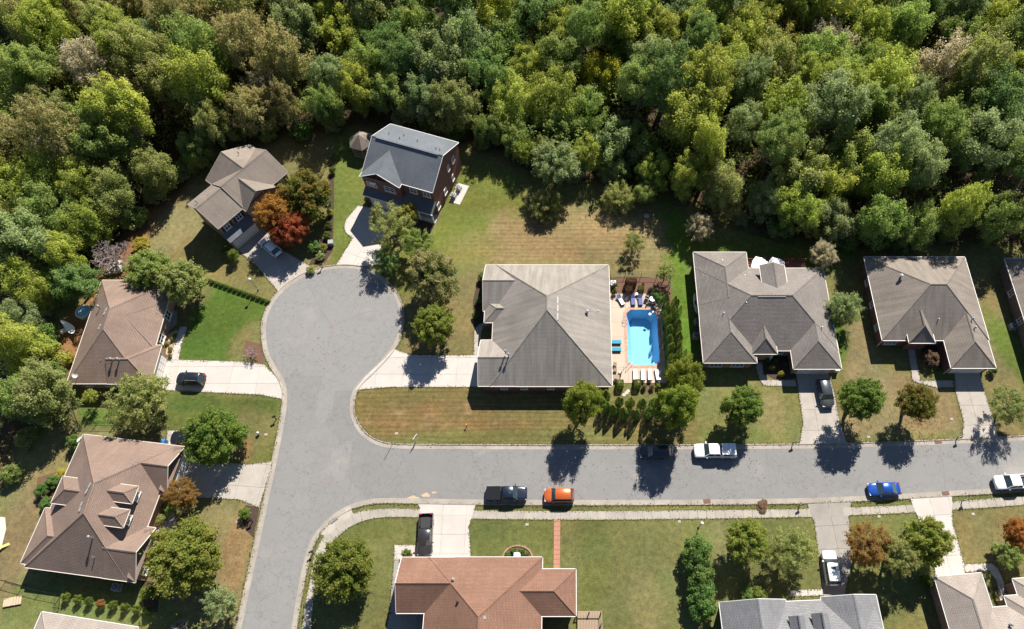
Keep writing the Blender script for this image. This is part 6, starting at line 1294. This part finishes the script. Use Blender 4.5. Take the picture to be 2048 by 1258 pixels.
# boat or kayak leaning in the shade of house F
p = at(1391, 609); ky = empty('kayak', (p.x, p.y, .25), RAD(92), 'pale kayak lying in the shade of the grey house', 'kayak')
st = []
for t in np.linspace(-1, 1, 9): w_ = .38 * math.sqrt(max(0, 1 - t * t)) + .02; st.append((t * 1.9, [(w_ * .5, 0), (w_, .16), (w_ * .92, .26), (w_ * .4, .3), (0, .31)]))
loft(st).build('hull', M['offwhite'], ky, True); MB().lathe([(.3, .30), (.3, .34), (.24, .35)], 14, sy=.75, sx=1.5).build('cockpit', M['dark'], ky)
# deck with canopies behind F
dF = empty('back_deck', (34.3, 57.9, 0), 0, 'red-brown railed deck behind the grey house', 'deck'); M['deckred'] = plain('deck_stain', (.20, .07, .05), .8, var=.2, scale=6)
for k in range(10): MB().box((0, -1.0 + k * .24 + .1, .6), (9.6, .21, .06)).build('plank', M['deckred'], dF)
for x in (-4.7, -2.3, 0, 2.3, 4.7): MB().box((x, 1.4, .8), (.1, .1, 1.6)).build('post', M['deckred'], dF)
for z_ in (1.0, 1.55): MB().box((0, 1.4, z_), (9.6, .06, .07)).build('rail', M['deckred'], dF)
for (px, py), lb in (((1520, 527), 'left white canopy behind the grey house'), ((1553, 528), 'right white canopy behind the grey house')):
    p = at(px, py, 2.6); r = empty('canopy', (p.x, p.y, 0), .3, lb, 'canopy', 'white canopies on the back deck'); MB().tube((0, 0, 0), (0, 0, 2.9), .04, .04, 6).build('pole', M['steel'], r)
    vs = [(0, 0, 3.0)]; n = 8
    for i in range(n): t = 2 * math.pi * i / n; rr = 1.55 if i % 2 == 0 else 1.25; vs.append((rr * math.cos(t), rr * math.sin(t), 2.35 if i % 2 == 0 else 2.5))
    MB().add(vs, [(0, i + 1, (i + 1) % n + 1) for i in range(n)]).build('canvas', M['cush_white'], r)
    for i in range(n): t = 2 * math.pi * i / n; MB().tube((0, 0, 2.85), (1.2 * math.cos(t), 1.2 * math.sin(t), 2.4), .02, .015, 4).build('rib', M['steel'], r)
# gazebo beside house A
p = at(729, 300); gz = empty('gazebo', (p.x, p.y, 0), RAD(-18), 'small brown-roofed gazebo left of the dark brick house', 'gazebo')
n = 6; vs = [(0, 0, 4.1)] + [(2.3 * math.cos(2 * math.pi * i / n), 2.3 * math.sin(2 * math.pi * i / n), 2.5) for i in range(n)]; MB().add(vs + [(v[0], v[1], v[2] - .12) for v in vs[1:]], [(0, i + 1, (i + 1) % n + 1) for i in range(n)] + [((i + 1) % n + 1, i + 1, i + 1 + n, (i + 1) % n + 1 + n) for i in range(n)]).build('roof', M['r_b'], gz)
for i in range(n): t = 2 * math.pi * i / n; MB().tube((2.0 * math.cos(t), 2.0 * math.sin(t), 0), (2.0 * math.cos(t), 2.0 * math.sin(t), 2.5), .08, .08, 6).build('post', M['wood'], gz)
MB().lathe([(2.1, 0), (2.1, .2), (2.0, .22)], 6).build('floor', M['wood'], gz)
for i in range(n - 1): t0, t1 = 2 * math.pi * i / n, 2 * math.pi * (i + 1) / n; MB().tube((2 * math.cos(t0), 2 * math.sin(t0), .95), (2 * math.cos(t1), 2 * math.sin(t1), .95), .04, .04, 5).build('rail', M['wood'], gz)
# deck at house I lower right
p0_, p1_ = z4(1740, 715), z4(1882, 850); dI = empty('wooden_deck', ((p0_.x + p1_.x) / 2, (p0_.y + p1_.y) / 2, 0), 0, 'weathered wooden deck right of the terracotta-roofed house', 'deck'); wx, wy = abs(p1_.x - p0_.x), abs(p1_.y - p0_.y)
for k in range(int(wx / .2)): MB().box((-wx / 2 + .1 + k * .2, 0, .45), (.17, wy, .06)).build('plank', M['wood'], dI)
for x, y in ((-wx / 2, wy / 2), (wx / 2, wy / 2), (wx / 2, 0), (wx / 2, -wy / 2), (0, wy / 2)): MB().box((x, y, .75), (.12, .12, 1.5)).build('post', M['wood'], dI)
MB().box((0, wy / 2, 1.4), (wx, .1, .08)).build('rail', M['wood'], dI); MB().box((wx / 2, 0, 1.4), (.1, wy, .08)).build('rail', M['wood'], dI)
# grey bin and brick ring
p = at(1035, 1112); bn = empty('storage_bin', (p.x, p.y, 0), 0, 'pale grey storage bin inside the shrub ring above the terracotta roof', 'bin'); MB().box((0, 0, .4), (.85, .7, .8), top=.95).build('body', M['siding'], bn); MB().box((0, 0, .83), (.9, .75, .08)).build('lid', M['white'], bn)
c = at(1035, 1116); rg = empty('brick_edging', (c.x, c.y, 0), 0, 'orange brick edging ring around the grey bin and shrubs', 'edging')
for k in range(16): t = math.pi * (k / 15); MB().box((2.0 * math.cos(t), 1.6 * math.sin(t), .08), (.36, .2, .16), t + HP).build('brick', M['brick_or'], rg)
bed('mulch_bed', [at(1010, 1116), at(1013, 1100), at(1030, 1094), at(1048, 1094), at(1060, 1102), at(1061, 1116)], M['mulch'])
for pts, mt in (([(659, 330), (668, 330), (668, 400), (666, 500), (650, 525), (618, 530), (640, 480), (655, 470), (657, 400)], 'mulch_d'), ([(492, 1010), (519, 1015), (507, 1075), (492, 1060), (480, 1028)], 'mulch_d'), ([(960, 545), (972, 545), (966, 600), (968, 655), (948, 655), (946, 600)], 'mulch_d'), ([(1530, 712), (1580, 712), (1592, 755), (1560, 765), (1525, 745)], 'mulch_d'), ([(505, 720), (485, 705), (492, 680), (527, 690), (527, 728)], 'mulch'), ([(1838, 690), (1880, 690), (1884, 735), (1855, 730)], 'mulch_d'), ([(70, 1015), (75, 955), (125, 940), (135, 965), (110, 1020)], 'mulch'), ([(285, 1160), (320, 1165), (315, 1225), (288, 1220)], 'mulch_d'), ([(735, 395), (770, 410), (850, 440), (868, 452), (860, 470), (815, 450), (770, 425)], 'mulch_d')):
    bed('mulch_bed', [at(*p_) for p_ in pts], M[mt], z=.024)
# patio slabs behind D and garden bench
slabs('patio', pl(zm(50, 850, .2782), [(255, 375), (325, 365), (255, 615), (195, 600)]), RAD(-7), 1.6, 1.6, M['pooldeck'])
p = zm(50, 850, .2782)(160, 478); bc = empty('garden_bench', (p.x, p.y, 0), RAD(170), 'brick-red garden bench between bushes behind the lower left house', 'bench'); M['benchred'] = plain('bench_brick', (.38, .2, .15), .85, var=.3, scale=8)
for k in range(4): MB().box((-.3 + k * .2, 0, .42), (.16, 1.9, .06)).build('slat', M['benchred'], bc)
for s in (-.8, .8): MB().box((0, s, .2), (.7, .12, .4)).build('leg', M['benchred'], bc)
MB().box((-.42, 0, .7), (.08, 1.9, .5)).build('backrest', M['benchred'], bc)
# rocks behind C
M['rock'] = plain('pale_rock', (.34, .30, .265), .9, var=.2, scale=2)
for px, py, s, lb in ((236, 537, 1.4, 'large pale boulder behind the ranch house'), (219, 544, .85, 'small pale boulder left of the large one'), (1293, 432, .5, 'pale rock at the woodland edge above the tan field')):
    p = at(px, py); r = np.random.default_rng(int(px)); mb = MB(); vs = []
    prof = [(.75, 0), (1, .25), (.85, .55), (.4, .72)]
    mb.lathe(prof, 9, (0, 0, 0)); mb.v = [(x * s * (1 + r.normal(0, .1)), y * s * (1 + r.normal(0, .1)), z_ * s * .8) for x, y, z_ in mb.v]; o_ = mb.build('boulder', M['rock'], loc=(p.x, p.y, 0)); tag(o_, lb, 'boulder', 'pale boulders')
# arbour frame and hammock stand behind C
p = zm(60, 540, .2067)(410, 580); ar = empty('hammock_stand', (p.x, p.y, 0), RAD(-40), 'white curved hammock on a stand left of the ranch house', 'hammock')
for s in (-1, 1): MB().tube((s * 1.5, 0, 0), (s * 1.7, 0, 1.2), .05, .04, 6).build('upright', M['wood'], ar)
MB().tube((-1.5, 0, .06), (1.5, 0, .06), .06, .06, 6).build('base_bar', M['wood'], ar); vs = []
for i in range(9): t = i / 8; z_ = 1.15 - .7 * math.sin(math.pi * t); wd = .12 + .45 * math.sin(math.pi * t); vs += [(-1.7 + 3.4 * t, -wd, z_ + .08), (-1.7 + 3.4 * t, 0, z_), (-1.7 + 3.4 * t, wd, z_ + .08)]
MB().add(vs, [(i * 3 + j, i * 3 + j + 1, i * 3 + j + 4, i * 3 + j + 3) for i in range(8) for j in range(2)]).build('sling', M['cush_white'], ar)
p = zm(60, 540, .2067)(345, 600); tb_ = empty('side_table', (p.x, p.y, 0), .5, 'white slatted table left of the hammock', 'table')
for k in range(5): MB().box((-.36 + k * .18, 0, .5), (.14, .8, .04)).build('slat', M['white'], tb_)
for x in (-.35, .35):
    for s in (-.35, .35): MB().box((x, s, .24), (.06, .06, .48)).build('leg', M['white'], tb_)
p = zm(60, 540, .2067)(545, 420); ht = empty('hot_tub', (p.x - .1, p.y, 0), 0, 'white rimmed round tub half under the ranch house eave', 'hot tub'); MB().lathe([(1.15, 0), (1.2, .7), (1.2, .78), (1.0, .8), (.98, .6)], 20).build('shell', M['white'], ht); MB().lathe([(.98, .6), (.98, .62), (.5, .63)], 18).build('water', M['plaster'], ht)
# red seat wall by the ranch house entry and railing at its porch
for (x, y, an), lb in (((1300, 650, -.6), 'upper'), ((1285, 820, -.6), 'lower')): p = zm(60, 540, .2067)(x, y); o_ = MB().box((0, 0, .35), (1.7, .45, .7), an).build('brick_planter_wall', M['brick_or'], loc=(p.x, p.y, 0)); tag(o_, lb + ' low brick wall beside the ranch house entry', 'garden wall', 'low brick walls by the ranch entry')
bed('mulch_bed', [z2(975, 700), z2(1060, 660), z2(1078, 690), z2(1040, 835), z2(985, 850), z2(1000, 760)], plain('gravel_peach', (.42, .28, .18), .9, var=.25, scale=8), z=.025)
for i, (x, y) in enumerate(((1030, 715), (1020, 770), (1015, 815), (1000, 738), (1045, 690))): shrub(0 + x * .3338, 440 + y * .3338, 4.5, ['upper', 'middle', 'lowest', 'left', 'topmost'][i] + ' small plant in the gravel by the ranch entry', 'olive' if i % 2 else 'boxdark', 'bush', .6)
slabs('patio', pl(z2, [(960, 560), (1060, 540), (1060, 620), (985, 690), (960, 680)]), RAD(-5), 1.5, 1.5, M['conc_d'])
# bins, bench, slide
p = at(1670, 742); bn = empty('wheeled_bin', (p.x, p.y, 0), 0, 'pale green wheeled bin at the garage corner of the grey house', 'bin'); MB().box((0, 0, .5), (.6, .7, 1.0)).build('body', plain('bin_mint', (.35, .5, .45), .5), bn); MB().box((0, 0, 1.03), (.66, .76, .07)).build('lid', plain('bin_lid', (.45, .6, .55), .5), bn)
for s in (-.25, .25): MB().tube((s - .04, -.33, .12), (s + .04, -.33, .12), .12, .12, 10).build('wheel', M['rubber'], bn)
p = at(333, 886); bn = empty('wheeled_bin', (p.x, p.y, 0), 0, 'blue wheeled bin beside the half-hidden black car', 'bin'); MB().box((0, 0, .5), (.5, .6, 1.0)).build('body', plain('bin_blue', (.03, .12, .32), .5), bn); MB().box((0, 0, 1.03), (.56, .66, .07)).build('lid', plain('bin_blue_lid', (.04, .18, .4), .5), bn)
zf = zm(0, 1000, .205)
p = zf(40, 460); sl = empty('slide', (p.x, p.y, 0), RAD(35), 'yellow plastic slide at the left edge', 'slide'); sl.scale = (.62, .62, .62); mb = MB(); mb.add([(-1.2, -.3, 1.2), (-1.2, .3, 1.2), (1.2, .3, .15), (1.2, -.3, .15), (-1.2, -.3, 1.1), (-1.2, .3, 1.1), (1.2, .3, .05), (1.2, -.3, .05)], [(3, 2, 1, 0), (4, 5, 6, 7), (0, 4, 7, 3), (1, 2, 6, 5)]); mb.build('chute', plain('slide_yellow', (.45, .34, .05), .5), sl); MB().box((-1.3, 0, .6), (.12, .6, 1.2)).build('ladder', M['wood'], sl)
p = zf(130, 990); ft = empty('wooden_bridge', (p.x, p.y, 0), RAD(10), 'small pale wooden footbridge at the bottom left', 'footbridge')
for k in range(7): MB().box((-1.0 + k * .33, 0, .25 - abs(k - 3) * .03), (.29, 1.0, .06)).build('plank', plain('pale_plank_%d' % k, (.5 + .03 * (k % 3), .36, .24), .85), ft)
for s in (-.5, .5): MB().box((0, s, .14), (2.3, .1, .2)).build('beam', M['wood'], ft)
bed('gravel_patch', [zf(-40, 160), zf(50, 170), zf(60, 280), zf(10, 480), zf(-40, 500)], plain('pale_gravel', (.48, .46, .40), .9, var=.3, scale=5), z=.024)
# sand on the street edge
M['sand'] = plain('spilt_sand', (.42, .31, .19), .95, var=.2)
for (px, py, rx, ry) in ((826, 996, 12, 4), (852, 990, 8, 4), (868, 985, 5, 2)):
    p = at(px, py); sx, sy = rx * mpp(px, py), ry * mpp(px, py); pts = [(p.x + math.cos(t) * sx * (1 + .25 * math.sin(3 * t + px)), p.y + math.sin(t) * sy * (1 + .3 * math.sin(5 * t))) for t in np.linspace(0, 2 * math.pi, 22)[:-1]]; MB().prism(pts, .012, .02).build('sand_patch', M['sand'], road)
# stepping stones below the pool
for i, (x, y) in enumerate(((203, 868), (218, 856), (228, 845))): p = z6(x, y); o_ = MB().lathe([(.26, 0), (.26, .05), (.22, .06)], 9, sx=1.1).build('stepping_stone', M['conc_w'], loc=(p.x, p.y, 0)); tag(o_, ['leftmost', 'middle', 'rightmost'][i] + ' pale stepping stone below the pool terrace', 'stepping stone', 'stepping stones')

# ================================================================ GRASS FRINGES AND FALLEN LEAVES (uncountable)
def scatter_cards(name, pts, size, mat, seed, flat=.25, lift=.05):
    r = np.random.default_rng(seed); P_ = np.array(pts); n = len(P_); P_[:, 2] += r.random(n) * lift; N_ = unit(np.array([0, 0, 1.0]) + r.normal(size=(n, 3)) * flat)
    o_ = bpy.data.objects.new(name, cards_mesh(name, P_, N_, size * r.uniform(.6, 1.5, n), r.random(n), r.random(n) * .5, r)); COL.objects.link(o_); o_.data.materials[0] = mat; return o_
fg = np.random.default_rng(91); pts = []
LM['turf'] = leafmat('leaf_turf', (.06, .075, .02), (.16, .16, .05), (.2, .17, .07), .5, .01, .05, .3)
LM['litter'] = leafmat('leaf_litter', (.11, .055, .022), (.26, .15, .055), (.3, .2, .07), .5, .01, .05, .2)
PV = []
for o_ in [x for x in COL.objects if x.name.split('.')[0] in ('driveway', 'path', 'sidewalk', 'kerb_ramp')]:
    vs = [v.co for v in o_.data.vertices]; PV.append((o_.name, [(v.x, v.y) for v in vs[:len(vs) // 2]]))
for line in (offset_line(resample(SL, .5), .74), offset_line(resample(SR, .5), .74)):
    for p in line:
        if not (-90 < p.x < 90 and -5 < p.y < 75): continue
        for _ in range(7): pts.append((p.x + fg.normal(0, .13), p.y + fg.normal(0, .13), .09))
A_ = np.array(pts); ok = np.ones(len(A_), bool)
for nm, poly in PV: ok &= sdist(poly, A_[:, 0], A_[:, 1]) > .0
pts = A_[ok].tolist(); rp = road_poly
for nm, poly in PV:
    if nm.startswith('kerb_ramp'): continue
    ring = [Vector(p) for p in poly]; ring.append(ring[0]); q_ = []
    for p in resample(ring, .4):
        if -90 < p.x < 90 and p.y > -3:
            for _ in range(5): q_.append((p.x + fg.normal(0, .10), p.y + fg.normal(0, .10), .045))
    A_ = np.array(q_); ok = sdist(rp, A_[:, 0], A_[:, 1]) > .95
    for n2, poly2 in PV:
        if n2 != nm: ok &= sdist(poly2, A_[:, 0], A_[:, 1]) > .12
    pts += A_[ok].tolist()
tag(scatter_cards('grass_fringe', pts, .16, LM['turf'], 92, .5), 'ragged grass fringe along kerbs, paths and driveways', 'grass', kind='stuff')
pts = []
for px, py, rr, n in ((560, 470, 80, 700), (612, 440, 70, 500), (868, 590, 80, 600), (865, 690, 70, 350), (372, 1130, 110, 800), (685, 1170, 100, 500), (1834, 840, 70, 500), (1722, 830, 70, 250), (1485, 850, 60, 200), (1740, 1120, 80, 500), (1850, 1110, 70, 300), (430, 900, 80, 300), (1495, 1110, 60, 250), (2035, 1090, 60, 250), (366, 1000, 60, 250), (300, 570, 90, 250), (1300, 860, 200, 300), (650, 700, 140, 60), (1500, 940, 400, 160), (1100, 860, 300, 150), (255, 470, 60, 300), (60, 900, 90, 500), (1200, 1130, 120, 120)):
    c = at(px, py)
    for _ in range(n): t, q_ = fg.uniform(0, 6.28), abs(fg.normal(0, .55)) * rr * mpp(px, py); pts.append((c.x + math.cos(t) * q_, c.y + math.sin(t) * q_, .035))
tag(scatter_cards('fallen_leaves', pts, .15, LM['litter'], 93, .3, .02), 'fallen brown leaves scattered under the yard trees', 'leaves', kind='stuff')
